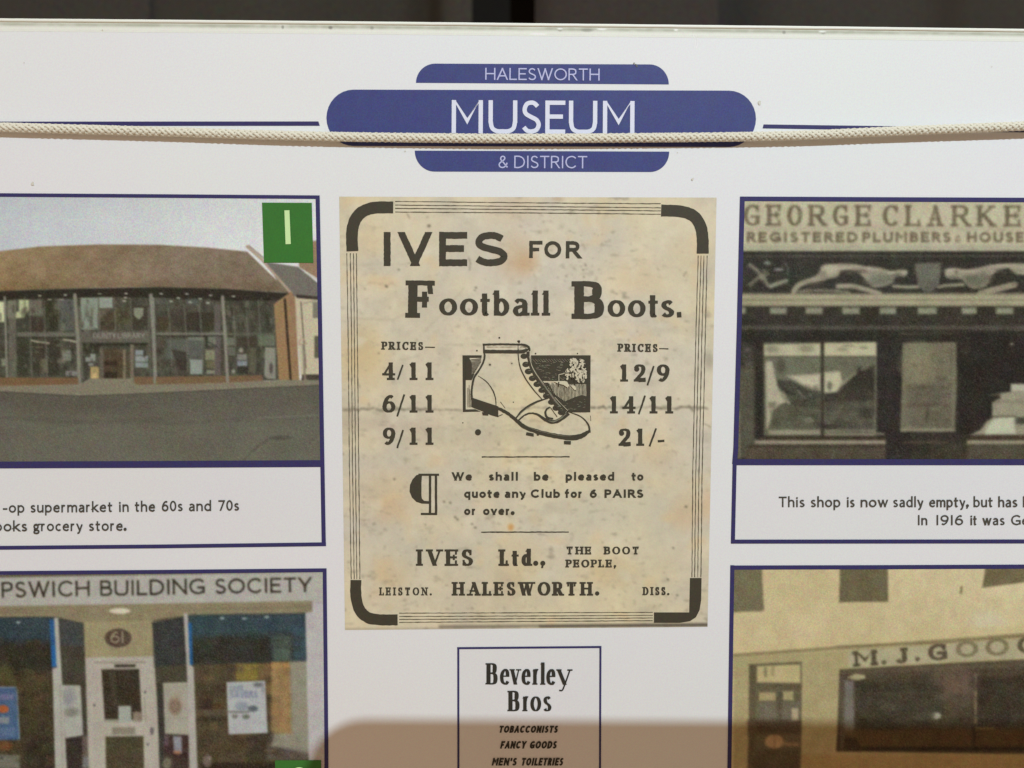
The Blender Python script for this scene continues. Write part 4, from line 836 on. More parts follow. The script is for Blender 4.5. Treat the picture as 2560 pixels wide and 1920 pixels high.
# --- lower right: M.J. shop
p4 = panel('panel at lower right with a sepia photograph of a low shop front under a pale wall',
  [(1826, 1413), (2690, 1411), (2690, 2090), (1818, 2090)],
  [([(1826, 1419), (2200, 1418), (2690, 1416)], 10.5), ([(1831, 1413), (1828, 1600), (1823.5, 1920), (1822, 2090)], 10), ([(2685, 1411), (2685, 2090)], 10), ([(1818, 2086), (2690, 2086)], 9)])
def photo_mj():
    pc = Pic((1836, 1424), (2681, 1421), (2681, 2082), (1826, 2082), 2.1, (197, 181, 139))
    X, Y = pc.X, pc.Y
    t = np.clip((X - 2150) / 420, 0, 1) * np.clip((1640 - Y) / 200, 0, 1)
    pc.c += t[..., None] * np.array((6, 8, 10)); pc.c += (vnoise(X, Y, 120, 71) * 5)[..., None]
    pc.f = crop(1820, 1150, 2.989)
    A = lambda x0, y0, x1, y1, c, a=1, s=2: pc.box(x0, y0, x1, y1, c, a, s)
    A(30, 800, 255, 1130, (112, 105, 78), 1, 5); A(835, 800, 1195, 1060, (104, 96, 70), 1, 4); pc.poly([(1925, 800), (2700, 800), (2700, 850), (1900, 955)], (108, 98, 70), 1, 4); pc.line([(1745, 950), (1740, 995)], 5, (112, 98, 70), .9, 3)
    pc.f = crop(1820, 1480, 2.989)
    pc.poly([(40, -60), (258, -60), (270, 135), (40, 152)], (112, 105, 78), 1, 4); pc.poly([(835, -60), (1192, -60), (1195, 50), (830, 78)], (104, 96, 70), 1, 4)
    pc.ell(1940, 215, 120, 70, (206, 196, 166), .7, .9); pc.line([(40, 440), (800, 395), (1500, 335), (2212, 270)], 22, (196, 180, 134), .6, 18)  # soft glare spot painted pale into the print
    pc.poly([(40, 490), (800, 440), (1500, 385), (2212, 330), (2212, 1500), (40, 1500)], (166, 153, 112), 1, 4)
    pc.line([(0, 478), (800, 420), (1480, 375), (2300, 315), (2700, 285)], 9, (134, 122, 86), .9, 4); pc.line([(800, 405), (1480, 385), (2212, 330)], 3, (112, 100, 72), .7, 3)
    # lettering band
    pc.poly([(900, 440), (1650, 392), (2300, 342), (2700, 312), (2700, 470), (1650, 520), (900, 570)], (172, 164, 132), .9, 5)
    pc.f = lambda p: p
    def mj(bx, y0, y1, H, c): pc.text(textline('', bx[0][1], bx[-1][2] + 1, y0, y1, H, 12, 7.5, serif=3.5, boxes=bx), c, .92, 3.2)
    mj([('M', 2136, 2192)], 1667, 1663, 38, (78, 68, 50)); mj([('J', 2240, 2268)], 1659, 1657, 38, (78, 68, 50)); mj([('G', 2322, 2369)], 1653, 1649, 41, (82, 72, 54))
    pc.ell(2210, 1656, 6, 6, (92, 84, 60), .9, .5); pc.ell(2294, 1648, 6, 6, (86, 78, 58), .9, .5)
    mj([('O', 2391, 2447)], 1645, 1641, 41, (120, 112, 82)); mj([('O', 2465, 2524)], 1641, 1637, 43, (120, 110, 80)); mj([('C', 2545, 2600)], 1636, 1632, 43, (82, 76, 54))
    pc.f = crop(1820, 1480, 2.989)
    # door
    pc.poly([(160, 540), (552, 520), (545, 1600), (145, 1600)], (98, 90, 68), 1, 4); pc.poly([(218, 555), (540, 540), (540, 680), (215, 675)], (182, 168, 122), 1, 4); A(270, 560, 290, 635, (120, 112, 84), .8, 4); A(325, 555, 345, 630, (136, 126, 92), .7, 4)
    A(190, 690, 550, 718, (92, 86, 62), 1, 4); A(232, 750, 355, 812, (164, 150, 108), .95, 4); A(412, 742, 490, 808, (166, 152, 112), .95, 4); A(225, 815, 540, 960, (110, 102, 86), .8, 8); A(475, 868, 525, 965, (174, 158, 128), .95, 4); A(365, 740, 405, 1000, (80, 72, 56), .7, 5)
    A(150, 960, 545, 1060, (78, 64, 48), .9, 12); pc.ell(345, 1118, 70, 52, (176, 148, 112), .9, .3); pc.line([(348, 1070), (346, 1165)], 3, (110, 84, 60), .6, 3); pc.line([(420, 1135), (520, 1140)], 9, (150, 124, 96), .8, 5); A(150, 1175, 530, 1600, (84, 74, 56), .9, 8)
    A(160, 545, 208, 1600, (90, 80, 58), .8, 6)
    # shop window
    pc.poly([(835, 580), (1620, 535), (2700, 480), (2700, 1220), (810, 1190)], (72, 62, 46), 1, 5)
    pc.poly([(840, 585), (2700, 490), (2700, 540), (860, 620)], (96, 84, 66), .7, 8)
    pc.poly([(870, 660), (940, 660), (945, 1070), (860, 1075)], (122, 118, 108), .85, 8); pc.poly([(890, 640), (950, 610), (1020, 620), (1030, 645), (960, 660)], (168, 158, 122), .95, 5)
    pc.poly([(960, 680), (1610, 660), (1610, 980), (950, 1040)], (58, 54, 42), .8, 12); pc.line([(1040, 628), (1620, 610)], 3, (92, 86, 70), .6, 4); pc.line([(1030, 760), (1600, 750)], 4, (84, 80, 62), .5, 5)
    pc.ell(1700, 700, 160, 130, (112, 94, 80), .7, .9); pc.line([(1850, 620), (1850, 980)], 5, (140, 126, 96), .85, 4)
    pc.poly([(1870, 640), (2700, 600), (2700, 1000), (1870, 1010)], (50, 44, 32), .9, 10); pc.ell(1550, 925, 42, 26, (164, 156, 138), .95, .6)
    pc.clutter((2140, 1690, 2680, 1820), 110, 17, [(50, 44, 32), (66, 62, 48), (84, 78, 62), (58, 50, 40), (44, 40, 28)], (.15, .45), (10, 50), (5, 26), 9)
    A(860, 1030, 2700, 1165, (84, 66, 40), .8, 10); pc.line([(1840, 1020), (1980, 1020)], 5, (120, 108, 66), .8, 4); A(1820, 1000, 1850, 1180, (54, 42, 28), .7, 5); pc.line([(1000, 1170), (2700, 1170)], 9, (44, 34, 22), .8, 5); pc.poly([(820, 1080), (960, 1090), (1000, 1190), (810, 1190)], (56, 44, 30), .8, 6)
    A(835, 600, 870, 1180, (92, 84, 66), .7, 6)
    A(550, 1215, 3000, 1700, (164, 140, 96), .9, 10)
    pc.f = lambda p: p
    pc.noise(15, 4, 72); pc.noise(36, 4, 73)
    pc.soften(2, 7, 2.8, 4); pc.build('photograph', M_photo, H1, p4)
photo_mj()

# ------------------------------------------------------------------ the boot advert
def advert():
    pc = Pic((848, 491.5), (1791.5, 494), (1768.8, 1567), (862.5, 1575), 2.6, (204, 192, 165))
    X, Y = pc.X, pc.Y
    n1 = vnoise(X, Y, 150, 81); n2 = vnoise(X, Y, 55, 82); n3 = vnoise(X, Y, 20, 83); n4 = vnoise(X, Y, 260, 84); n5 = vnoise(X, Y, 8, 85)
    pc.c += (n1 * 4 + n2 * 5 + n3 * 3.5 + n5 * 2.5)[..., None] + n4[..., None] * np.array((1, 0, -7)) + n2[..., None] * np.array((2, 0, -5))
    def blotch(x, y, rx, ry, c, a): pc.ell(x, y, rx, ry, c, a, 1.1)
    for q in ((1290, 640, 40, 48, (186, 152, 116), .5), (1318, 655, 26, 26, (186, 150, 112), .45), (1285, 520, 60, 40, (196, 172, 138), .4), (1395, 497, 14, 7, (176, 150, 120), .5), (905, 905, 60, 60, (206, 182, 134), .6), (900, 870, 40, 50, (204, 176, 126), .4), (920, 600, 40, 40, (206, 184, 146), .45), (1720, 640, 50, 50, (204, 184, 146), .4),
              (960, 1240, 70, 55, (202, 178, 142), .5), (975, 1275, 34, 32, (200, 170, 136), .45), (975, 1430, 44, 36, (202, 172, 128), .5), (1290, 1420, 60, 70, (204, 182, 138), .5), (1520, 1430, 60, 35, (202, 176, 132), .55), (1715, 1280, 36, 40, (200, 168, 128), .5), (1690, 1290, 30, 22, (198, 172, 136), .4), (1277, 1318, 7, 8, (200, 148, 84), .9), (1640, 1130, 40, 40, (206, 182, 142), .45), (1770, 1260, 16, 40, (204, 172, 140), .6), (1590, 690, 70, 50, (206, 182, 144), .45),
              (990, 1060, 90, 20, (184, 168, 146), .5), (1130, 1090, 140, 22, (180, 168, 146), .5), (900, 860, 30, 60, (180, 168, 140), .3), (1080, 1500, 200, 26, (190, 178, 156), .3), (1180, 600, 150, 40, (192, 184, 164), .4), (1500, 600, 80, 60, (194, 184, 168), .4), (1060, 760, 120, 30, (186, 176, 154), .3), (1100, 1380, 160, 60, (194, 186, 164), .5), (1500, 1270, 170, 50, (196, 190, 168), .5),
              (856, 500, 24, 60, (192, 180, 152), .6), (870, 1060, 20, 40, (176, 162, 136), .5), (1772, 900, 12, 24, (150, 142, 124), .6), (1765, 690, 12, 20, (172, 164, 148), .5)): blotch(*q)
    # scuffs
    for sc_, sy_, th_, a_, sd_, cc_ in ((26, 2.2, .42, .8, 301, (150, 140, 120)), (13, 1.6, .5, .7, 302, (140, 130, 110)), (70, 1.6, .35, .5, 303, (176, 166, 146)), (9, 1.0, .55, .6, 304, (150, 138, 114)), (60, 1.2, .35, .5, 305, (212, 184, 140)), (45, 1.0, .4, .5, 306, (216, 208, 184))):
        q_ = vnoise(X, Y * sy_, sc_, sd_) * .7 + vnoise(X, Y * sy_, sc_ / 2.7, sd_ + 40) * .3; k_ = np.clip((q_ - th_) * 2.2, 0, 1) * a_
        if cc_[0] < 180: k_ = k_ * np.clip(.55 + vnoise(X, Y, 170, sd_ + 80), 0, 1)
        pc.c = pc.c * (1 - k_[..., None]) + np.array(cc_) * k_[..., None]
    # folds of the old paper
    def crease(y0, x0, x1, a, sd, amp=3.0, c=(104, 96, 80)):
        r = random.Random(sd); x = x0; y = y0; pts = []
        while x < x1: pts.append((x, y)); x += r.uniform(6, 16); y = y0 + r.uniform(-amp, amp)
        for p, q_ in zip(pts, pts[1:]): pc.line([p, q_], r.uniform(1.5, 6.5), c, a * r.uniform(.25, 1), 3.5)
    crease(1024, 852, 1155, .75, 1); crease(1023, 860, 1060, .5, 2, 6, (130, 120, 100)); crease(1019, 1478, 1779, .75, 3); crease(1020, 1650, 1779, .6, 4, 5); crease(1020, 1260, 1380, .4, 5, 3)
    crease(660, 858, 1060, .3, 6, 4, (150, 138, 116)); crease(668, 1330, 1700, .14, 7, 5, (150, 140, 118)); crease(711, 900, 1000, .25, 8, 6, (140, 128, 110)); crease(1070, 1040, 1300, .25, 9, 8, (150, 138, 120)); crease(1125, 1150, 1400, .3, 10, 5, (150, 140, 118))
    pc.line([(870, 795), (980, 800), (1050, 770)], 4, (160, 146, 122), .35, 4); pc.line([(1060, 830), (1100, 790), (1160, 720)], 4, (160, 146, 122), .3, 5); pc.line([(1172, 645), (1176, 658), (1174, 675)], 2.4, (96, 88, 70), .7, 2); pc.line([(1018, 535), (1024, 545)], 3, (110, 104, 86), .6, 3)
    r = random.Random(5)
    for k in range(230):
        x = r.uniform(870, 1750); y = r.uniform(515, 1550); s_ = r.choice((1.5, 1.8, 2.2, 3.2)); pc.ell(x, y, s_, s_ * r.uniform(.6, 1), (120, 110, 90), r.uniform(.15, .6), .7)
    for k in range(70):
        x = r.gauss(1470, 45); y = r.gauss(650, 60); pc.ell(x, y, r.uniform(2, 5), r.uniform(1.5, 3), (140, 132, 114), r.uniform(.1, .45), .8)
    for x, y, s_ in ((1072.5, 564.5, 4.5), (1240, 739, 0), (1190, 719, 3), (1187, 726, 2.5), (1464, 663, 2.5), (1458, 675, 2.5), (1460, 692, 2), (965, 715, 3), (967, 717, 3), (997, 674, 3), (1710, 690, 2), (1224, 912, 3), (1278, 908, 2.2), (1683, 1370, 2.5), (1670, 1449, 3), (1693, 1488, 3), (1715, 1267, 3.5), (1188, 1319, 3), (1063, 1312, 2), (986, 1198, 2.6), (1138, 1293, 3), (1144, 1299, 3), (1180, 1310, 3), (1126, 1257, 3), (1110, 1254, 3)):
        if s_: pc.ell(x, y, s_, s_ * .8, (92, 84, 68), .75, .6)
    pc.line([(1710, 686), (1714, 683), (1716, 680)], 2, (90, 80, 66), .8, 2); pc.line([(1760, 1059), (1770, 1064), (1777, 1068)], 2, (120, 108, 88), .8, 2)
    # dark line printed along the foot of the cutting
    pc.line([(862, 1573), (1100, 1571), (1300, 1568)], 2.2, (120, 112, 98), .7, 2.5); pc.line([(1100, 1567), (1400, 1564), (1768, 1560)], 6, (96, 88, 76), .75, 6); pc.line([(1350, 1566), (1768, 1563)], 6, (74, 68, 58), .8, 3)
    pc.soften(1, 2.6, 2.6, 9)
    root = pc.build('boot_advert', M_paper, H1, board); root['label'] = 'reprint of an old cream newspaper advert for football boots, below the badge'
    J = .55
    ink = lambda: MB(H2)
    for pts in ([(983, 518.5), (935, 519.5), (905, 530), (887, 552), (880, 585), (881, 628)], [(1653, 526), (1705, 529), (1735, 541), (1751, 565), (1756.5, 595), (1757, 634)], [(889.5, 1450), (890, 1490), (899, 1524), (920, 1544), (950, 1549.5), (994, 1549.5)]):
        m = ink(); m.add([ribbon(resample(smooth(pts, 6), 5), 29.5 if pts[0][1] < 1000 else 27.5, J)]); m.build('corner_bracket', M_ink, root)
    m = ink(); m.poly([(1725, 1445), (1754, 1445), (1753, 1500), (1749, 1525), (1740, 1543), (1725, 1553), (1700, 1557), (1635, 1557), (1635, 1531), (1723, 1531)]); m.build('corner_bracket', M_ink, root)
    def rules(lines):
        m = ink()
        for pts in lines: m.add([ribbon(resample(pts, 9), 1.9, .45)])
        m.build('border_rules', M_inkthin, root)
    rules([[(988, a), (1320, b), (1652, c)] for a, b, c in ((503.4, 507, 509.4), (512.5, 516, 519.5), (520.8, 523.6, 527), (530, 532, 535.4))])
    rules([[(a, 633), (b, 840), (c, 1165), (d, 1448)] for a, b, c, d in ((867, 870.4, 873.6, 878), (875.8, 878.8, 881.2, 885.5), (883.6, 886, 889, 892), (891, 893.4, 897, 899.8))])
    rules([[(a, 639), (b, 840), (c, 1180), (d, 1443)] for a, b, c, d in ((1745.8, 1739.8, 1732, 1730), (1752.8, 1747, 1739.6, 1736.8), (1760, 1755, 1747.6, 1744.4), (1768, 1763.4, 1755.5, 1752.5))])
    rules([[(998, a), (1632, b)] for a, b in ((1532.9, 1531), (1541.3, 1538.5), (1548.6, 1545), (1556, 1551.5))])
    def words(lst, name='lettering', mt=M_ink, **kw):
        m = ink()
        for it in lst:
            m.add(textline(it[0], *it[1:5], it[5], it[6], it[7] if len(it) > 7 else None, **kw))
        m.build(name, mt, root)
    m = ink(); m.add(textline('', 959, 1270, 665, 665, 85, 17, 16.5, jit=J, boxes=[('I', 958.5, 977.5), ('V', 998, 1077), ('E', 1098, 1168), ('S', 1185, 1269)])); m.build('lettering', M_ink, root)
    m = ink(); m.add(textline('', 1323, 1452, 645, 646, 43, 9, 9, jit=.4, boxes=[('F', 1323, 1356), ('O', 1360.5, 1403), ('R', 1414.5, 1451)])); m.build('lettering', M_ink, root)
    # Football Boots.
    m = ink(); m.add(textline('', 1012, 1091, 794, 795, 93, 23, 12, serif=7, jit=J, boxes=[('F', 1020, 1086)]))
    m.add(textline('', 1428, 1511, 797, 797, 94, 24, 13, serif=7, jit=J, boxes=[('B', 1436, 1510.5)]))
    lo_ = [('o', 1098, 1143), ('o', 1150, 1195), ('t', 1201, 1225), ('b', 1235, 1273), ('a', 1282, 1320), ('l', 1331, 1345), ('l', 1358, 1372)]
    m.add(textline('', 1098, 1375, 788, 789, 60, 13, 7, serif=4, jit=.4, boxes=lo_))
    m.add(textline('', 1519, 1704, 792, 793, 60, 13, 7, serif=4, jit=.4, boxes=[('o', 1519, 1563), ('o', 1570, 1614), ('t', 1621, 1645), ('s', 1652, 1686)]))
    m.poly([(1692, 780.5), (1703, 779.5), (1704, 793), (1693, 793.5)])
    m.build('lettering', M_ink, root)
    words([('PRICES', 954, 1059, 874, 875, 20, 5.2, 3)], serif=2.2, jit=.25, gap=.2); words([('PRICES', 1544.5, 1645, 879, 880, 20, 5.2, 3)], serif=2.2, jit=.25, gap=.2)
    for q in ([(1063, 868), (1087.5, 868.5)], [(1648, 871.5), (1671, 872)]): m = ink(); m.add([ribbon(resample(q, 5), 2.8, .3)]); m.build('dash', M_ink, root)
    def fig(rows):
        for y0, H_, bx, sl_ in rows:
            m = ink(); m.add(textline('', bx[0][1], bx[-1][2] + 1, y0, y0, H_, 10.5, 5.5, serif=4.6, jit=.35, boxes=bx))
            m.add([ribbon(resample(sl_, 6), 4.6, .4)]); m.build('price', M_ink, root)
    one = lambda a, b: ('1', a + 4.6 + 1.2, b - 4.0)
    fig([(950, 44, [('4', 955.5, 988), one(1021, 1045), one(1061, 1085)], [(994, 949), (1007, 912)]),
         (1031.5, 44, [('6', 956, 988.5), one(1021, 1045), one(1061, 1085)], [(993, 1041), (1011, 986)]),
         (1112, 43, [('9', 957, 988.5), one(1021, 1045), one(1061, 1085)], [(993, 1120), (1008, 1075)]),
         (954, 43, [one(1547.5, 1571.5), ('2', 1584.5, 1614.5), ('9', 1642, 1674)], [(1618.5, 963), (1634.5, 915)]),
         (1033.5, 43, [one(1522, 1546), ('4', 1556, 1589), one(1621, 1645), one(1660.5, 1684.5)], [(1597, 1035.5), (1613, 989)]),
         (1114.5, 43, [('2', 1546.5, 1577), one(1588, 1611.5)], [(1624, 1116), (1640.5, 1071)])])
    m = ink(); m.add([ribbon(resample([(1644.5, 1103), (1661, 1102)], 5), 6, .3)]); m.build('dash', M_ink, root)
    for q in ([(1204.5, 1142.5), (1424, 1142)], [(1203, 1330.5), (1422, 1330)]): m = ink(); m.add([ribbon(resample(q, 7), 3, .5)]); m.build('rule', M_ink, root)
    # paragraph mark
    T_ = crop(840, 1150, 3.6875); m = ink()
    m.add([('s', T_([(790, 127), (740, 140), (705, 180), (682, 230), (678, 290), (700, 345), (740, 385), (790, 402), (860, 404)]), T_([(792, 150), (790, 180), (788, 210), (788, 250), (788, 290), (788, 330), (792, 355), (812, 376), (860, 380)]))])
    for q in ([(760, 136), (950, 136)], [(782, 497), (930, 497)]): m.add([ribbon(T_(q), 5.5, .2)])
    for q in ([(867, 130), (867, 500)], [(921, 130), (923, 505)]): m.add([ribbon(resample(T_(q), 6), 6, .3)])
    m.poly(T_([(925, 130), (950, 128), (930, 150)])); m.build('paragraph_mark', M_ink, root)
    k = dict(jit=.25, gap=.2)
    words([('We', 1130, 1180, 1201.5, 1201.5, 21, 5), ('shall', 1222, 1295.5, 1201.5, 1201.5, 21, 5), ('be', 1335, 1371.5, 1201.5, 1201.5, 21, 5), ('pleased', 1414.5, 1535.5, 1201.5, 1201.5, 21, 5), ('to', 1579, 1608.5, 1201.5, 1201.5, 21, 5),
           ('quote', 1160.5, 1249, 1244.5, 1244.5, 21, 5), ('any', 1261.5, 1315, 1244.5, 1244.5, 21, 5), ('Club', 1327, 1400, 1244.5, 1244.5, 21, 5), ('for', 1412.5, 1456.5, 1244.5, 1244.5, 21, 5), ('6', 1475, 1492, 1244.5, 1244.5, 21, 5), ('PAIRS', 1511.5, 1608.5, 1244.5, 1244.5, 21, 5.2),
           ('or', 1160.5, 1190, 1287.5, 1287.5, 21, 5), ('over.', 1208, 1284.5, 1287.5, 1287.5, 21, 5)], **k)
    words([('IVES', 1038, 1184, 1414.5, 1414.5, 41, 10.5, 5), ('Ltd.,', 1248, 1364, 1414.5, 1414.5, 41, 10.5, 5)], serif=3.6, jit=.3, gap=.16)
    words([('THE', 1414, 1479, 1386, 1386, 19.5, 5.2, 3), ('BOOT', 1510, 1599, 1386, 1386, 19.5, 5.2, 3), ('PEOPLE,', 1414.5, 1541, 1418.5, 1418.5, 19.5, 5.2, 3)], serif=2.0, jit=.25, gap=.2)
    words([('HALESWORTH.', 1129, 1499, 1489, 1489, 34, 9, 4.4)], serif=3.2, jit=.3, gap=.18)
    words([('LEISTON.', 948.5, 1080, 1488.5, 1488.5, 20, 4.4, 2.8)], serif=1.8, jit=.25, gap=.28); words([('DISS.', 1607, 1674, 1488, 1488, 20.5, 4.8, 2.8)], serif=1.8, jit=.25, gap=.24)
    # the engraved boot
    T_ = crop(1130, 830, 5.53); s_ = 1 / 5.53
    d = MB(H2); g = MB(H3); wh = MB(H4)
    def st(b, pts, wd, sm=True, jit=.3):
        p = T_(pts); p = smooth(p, 5) if sm and len(p) > 2 else resample(p, 5); b.add([ribbon(p, wd * s_ if not hasattr(wd, '__len__') else list(np.interp(np.linspace(0, 1, len(p)), np.linspace(0, 1, len(wd)), wd) * s_), jit)])
    def pl(b, pts): b.poly(T_(pts))
    rt0 = random.Random(9)
    pl(d, [(145, 322), (412, 322), (408, 358), (145, 358)]); pl(d, [(145, 322), (190, 322), (190, 1105), (150, 1105)]); pl(d, [(150, 1072), (320, 1068), (400, 1100), (150, 1106)])
    for yy in range(375, 600, 17): st(d, [(192, yy + 20), (250, yy + 12), (405 - max(0, yy - 420) * .6, yy - 8)], 9, jit=.2)
    pl(d, [(190, 360), (240, 360), (275, 440), (270, 600), (190, 600)]); pl(d, [(190, 595), (310, 580), (275, 662), (190, 662)])
    for xx in (212, 226, 238, 248, 258): st(d, [(xx, 730 + (xx % 7) * 20), (xx + 3, 900), (xx + 6, 1040)], 4, jit=.15)
    pl(d, [(1092, 322), (1915, 322), (1915, 378), (1096, 378)]); pl(d, [(1866, 322), (1916, 322), (1912, 1110), (1864, 1110)])
    pl(d, [(1098, 376), (1866, 376), (1866, 560), (1866, 690), (1620, 712), (1590, 680), (1245, 676), (1180, 590), (1120, 490)])
    for xx in range(1270, 1865, 19): st(d, [(xx, 690 + (xx * 7 % 40)), (xx + 2, 800), (xx + 2, 965 - max(0, 1500 - xx) * .35)], 9, jit=.3)
    pl(d, [(1595, 1110), (1560, 1040), (1480, 960), (1420, 890), (1380, 830), (1350, 780), (1280, 700), (1330, 700), (1420, 860), (1560, 960), (1700, 900), (1790, 872), (1866, 890), (1866, 1110)])
    pl(d, [(1590, 690), (1866, 690), (1866, 716), (1610, 716)])
    for xx in range(1110, 1640, 37): st(g, [(xx, 372), (xx + 45, 415)], 7, jit=.2)
    for _ in range(70):
        x = rt0.uniform(1140, 1540); y = rt0.uniform(400, 665)
        if x > 1130 + max(0, y - 480) * .75: st(g, [(x, y), (x + rt0.uniform(14, 50), y + rt0.uniform(-8, 14))], rt0.uniform(4, 10), False, .2)
    for _ in range(30):
        x = rt0.uniform(1480, 1850); y = rt0.uniform(900, 1090)
        if y > 1300 - x * .22 + 20: st(g, [(x, y), (x + rt0.uniform(10, 34), y + rt0.uniform(-12, 6))], rt0.uniform(4, 8), False, .2)
    rt = random.Random(44)
    def crown_ok(x, y):
        return ((x - 1690) / 52) ** 2 + ((y - 440) / 75) ** 2 < 1 or ((x - 1795) / 50) ** 2 + ((y - 440) / 75) ** 2 < 1 or ((x - 1755) / 112) ** 2 + ((y - 560) / 105) ** 2 < 1 or ((x - 1620) / 60) ** 2 + ((y - 580) / 80) ** 2 < 1 or ((x - 1790) / 60) ** 2 + ((y - 630) / 60) ** 2 < 1
    nb = 0
    while nb < 190:
        x = rt.uniform(1560, 1862); y = rt.uniform(365, 690)
        if not crown_ok(x, y): continue
        nb += 1; e = rt.uniform(10, 24)
        pl(wh, [(x + e * rt.uniform(.4, 1.2) * math.cos(t), y + e * 1.2 * rt.uniform(.4, 1.2) * math.sin(t)) for t in np.linspace(0, 6.28, 8)[:-1]])
    for q in ([(1400, 680), (1560, 676), (1600, 700), (1620, 740), (1600, 770), (1540, 730), (1470, 715)], [(1640, 740), (1700, 735), (1720, 800), (1690, 800)]): pl(wh, q)
    tm = MB(H4 + 14e-5)
    for _ in range(34):
        x = rt.uniform(1590, 1860); y = rt.uniform(400, 690)
        if crown_ok(x, y): st(tm, [(x, y), (x + rt.uniform(-14, 14), y + rt.uniform(14, 40))], rt.uniform(8, 18), False)
    tree_marks = tm
    st(wh, [(1478, 720), (1478, 590), (1560, 570)], 9, False, .1)
    q_ = MB(H4 + 16e-5); st(q_, [(1475, 690), (1475, 745)], 16, False); st(q_, [(1560, 570), (1690, 555), (1696, 650), (1696, 740)], 12, False); q_.build('goal_frame', M_ink, root)
    # boot outline
    st(d, [(438, 270), (452, 330), (432, 420), (372, 530), (312, 620), (284, 720), (273, 820), (278, 935)], [20, 24, 26, 26, 28, 28, 26, 22])
    st(d, [(425, 172), (700, 170), (960, 172)], 26, False, .5); st(d, [(440, 165), (442, 290)], 22, False); st(d, [(450, 268), (700, 272), (930, 270)], 46, False, .5)
    st(d, [(950, 170), (1020, 185), (1065, 215), (1075, 262)], [26, 34, 30, 18]); st(g, [(480, 205), (900, 205)], 5, False, .3); st(d, [(925, 275), (1000, 262), (1060, 235)], [40, 50, 20]); st(g, [(940, 205), (1000, 205), (1030, 230)], 8)
    st(d, [(905, 130), (930, 125), (925, 150)], 22); st(d, [(914, 160), (914, 235)], 8, False, .2)
    st(d, [(915, 235), (918, 350), (948, 500), (1022, 650), (1130, 800), (1255, 940)], [12, 14, 16, 15, 13, 12])
    st(d, [(1050, 270), (1062, 350), (1095, 470), (1150, 580), (1230, 700), (1320, 820), (1410, 940), (1500, 1050), (1570, 1110)], [40, 44, 48, 60, 70, 74, 84, 90, 84], jit=.5)
    for cx_, cy_, r_ in ((995, 335, 44), (1022, 448, 46), (1058, 545, 48), (1112, 640, 46), (1176, 722, 46), (1242, 805, 44), (1302, 884, 42), (1378, 968, 46), (1440, 1050, 46), (1512, 1112, 44)):
        pl(d, [(cx_ + r_ * 1.1 * math.cos(t), cy_ + r_ * .85 * math.sin(t)) for t in np.linspace(0, 6.28, 13)[:-1]])
    st(g, [(1066, 330), (1100, 450), (1160, 570), (1240, 690), (1330, 815), (1420, 935), (1500, 1035)], [8, 14, 16, 18, 22, 26, 16], jit=.6)
    for cx_, cy_ in ((1000, 448), (1040, 548), (1095, 642), (1160, 724), (1225, 806), (1290, 886), (1390, 968), (1445, 1046)): st(g, [(cx_ + 15, cy_ - 14), (cx_ + 50, cy_ - 20)], 8, jit=.2)
    st(wh, [(1078, 270), (1080, 370), (1108, 480), (1170, 590), (1270, 720)], 6, jit=.15); st(wh, [(1420, 900), (1500, 985), (1600, 1085)], 6, jit=.2)
    st(d, [(362, 605), (480, 690), (565, 810), (602, 920), (610, 1035)], [8, 12, 16, 14, 10])
    pl(d, [(270, 905), (450, 965), (640, 1028), (640, 1178), (540, 1150), (420, 1095), (300, 1050), (270, 1035)])
    st(d, [(600, 1040), (700, 1085), (800, 1145), (900, 1232), (1000, 1308), (1150, 1368), (1300, 1408), (1500, 1448), (1680, 1462), (1800, 1432), (1905, 1365)], [40, 46, 44, 46, 54, 58, 62, 66, 74, 66, 34], jit=.7)
    st(g, [(1000, 1290), (1150, 1352), (1300, 1392), (1500, 1432), (1650, 1440)], [3, 7, 8, 8, 3], jit=.2)
    st(d, [(1625, 1108), (1760, 1158), (1850, 1230), (1895, 1310), (1903, 1390)], [10, 16, 20, 24, 30])
    st(d, [(890, 1185), (950, 1108), (1060, 1022), (1180, 962), (1335, 912)], [18, 26, 30, 26, 14]); st(g, [(935, 1140), (1040, 1050), (1150, 990)], 7, jit=.2)
    st(d, [(920, 1222), (1000, 1152), (1100, 1122), (1200, 1150), (1290, 1212), (1390, 1243), (1490, 1215), (1610, 1118)], [18, 20, 24, 30, 42, 52, 50, 60], jit=.5); st(g, [(1330, 1225), (1400, 1240), (1500, 1195), (1580, 1130)], [6, 16, 16, 14], jit=.4)
    st(d, [(1355, 1038), (1308, 1070), (1292, 1120), (1318, 1180), (1400, 1200)], [20, 26, 28, 30, 20]); st(d, [(1360, 1040), (1455, 1175)], 10, False); st(d, [(640, 1165), (700, 1138)], 10, False)
    for q in ([(415, 1108), (500, 1112), (502, 1155), (425, 1150)], [(1030, 1385), (1130, 1402), (1130, 1446), (1022, 1425)], [(1548, 1505), (1645, 1508), (1642, 1556), (1550, 1550)], [(1170, 1410), (1210, 1415), (1200, 1432), (1175, 1430)]): pl(d, q)
    pl(d, [(360 + 42 * math.cos(t), 1385 + 42 * math.sin(t)) for t in np.linspace(0, 6.28, 15)[:-1]]); st(d, [(1915, 1155), (1920, 1230)], 8, False)
    for cx_, cy_, r_ in ((525, 452, 13), (828, 435, 9), (655, 80, 14), (848, 970, 9), (150, 1255, 9), (345, 258, 12), (1735, 298, 10), (1155, 298, 12)): pl(d, [(cx_ + r_ * math.cos(t), cy_ + r_ * math.sin(t)) for t in np.linspace(0, 6.28, 8)[:-1]])
    st(d, [(670, 965), (735, 1055)], 6, False, .3)
    tree_marks.build('tree_marks', M_ink, root)
    bo = d.build('boot_engraving', M_ink, root); g.build('engraving_highlights', M_inkgrey, root); wh.build('engraving_lights', M_paperlite, root)
advert()

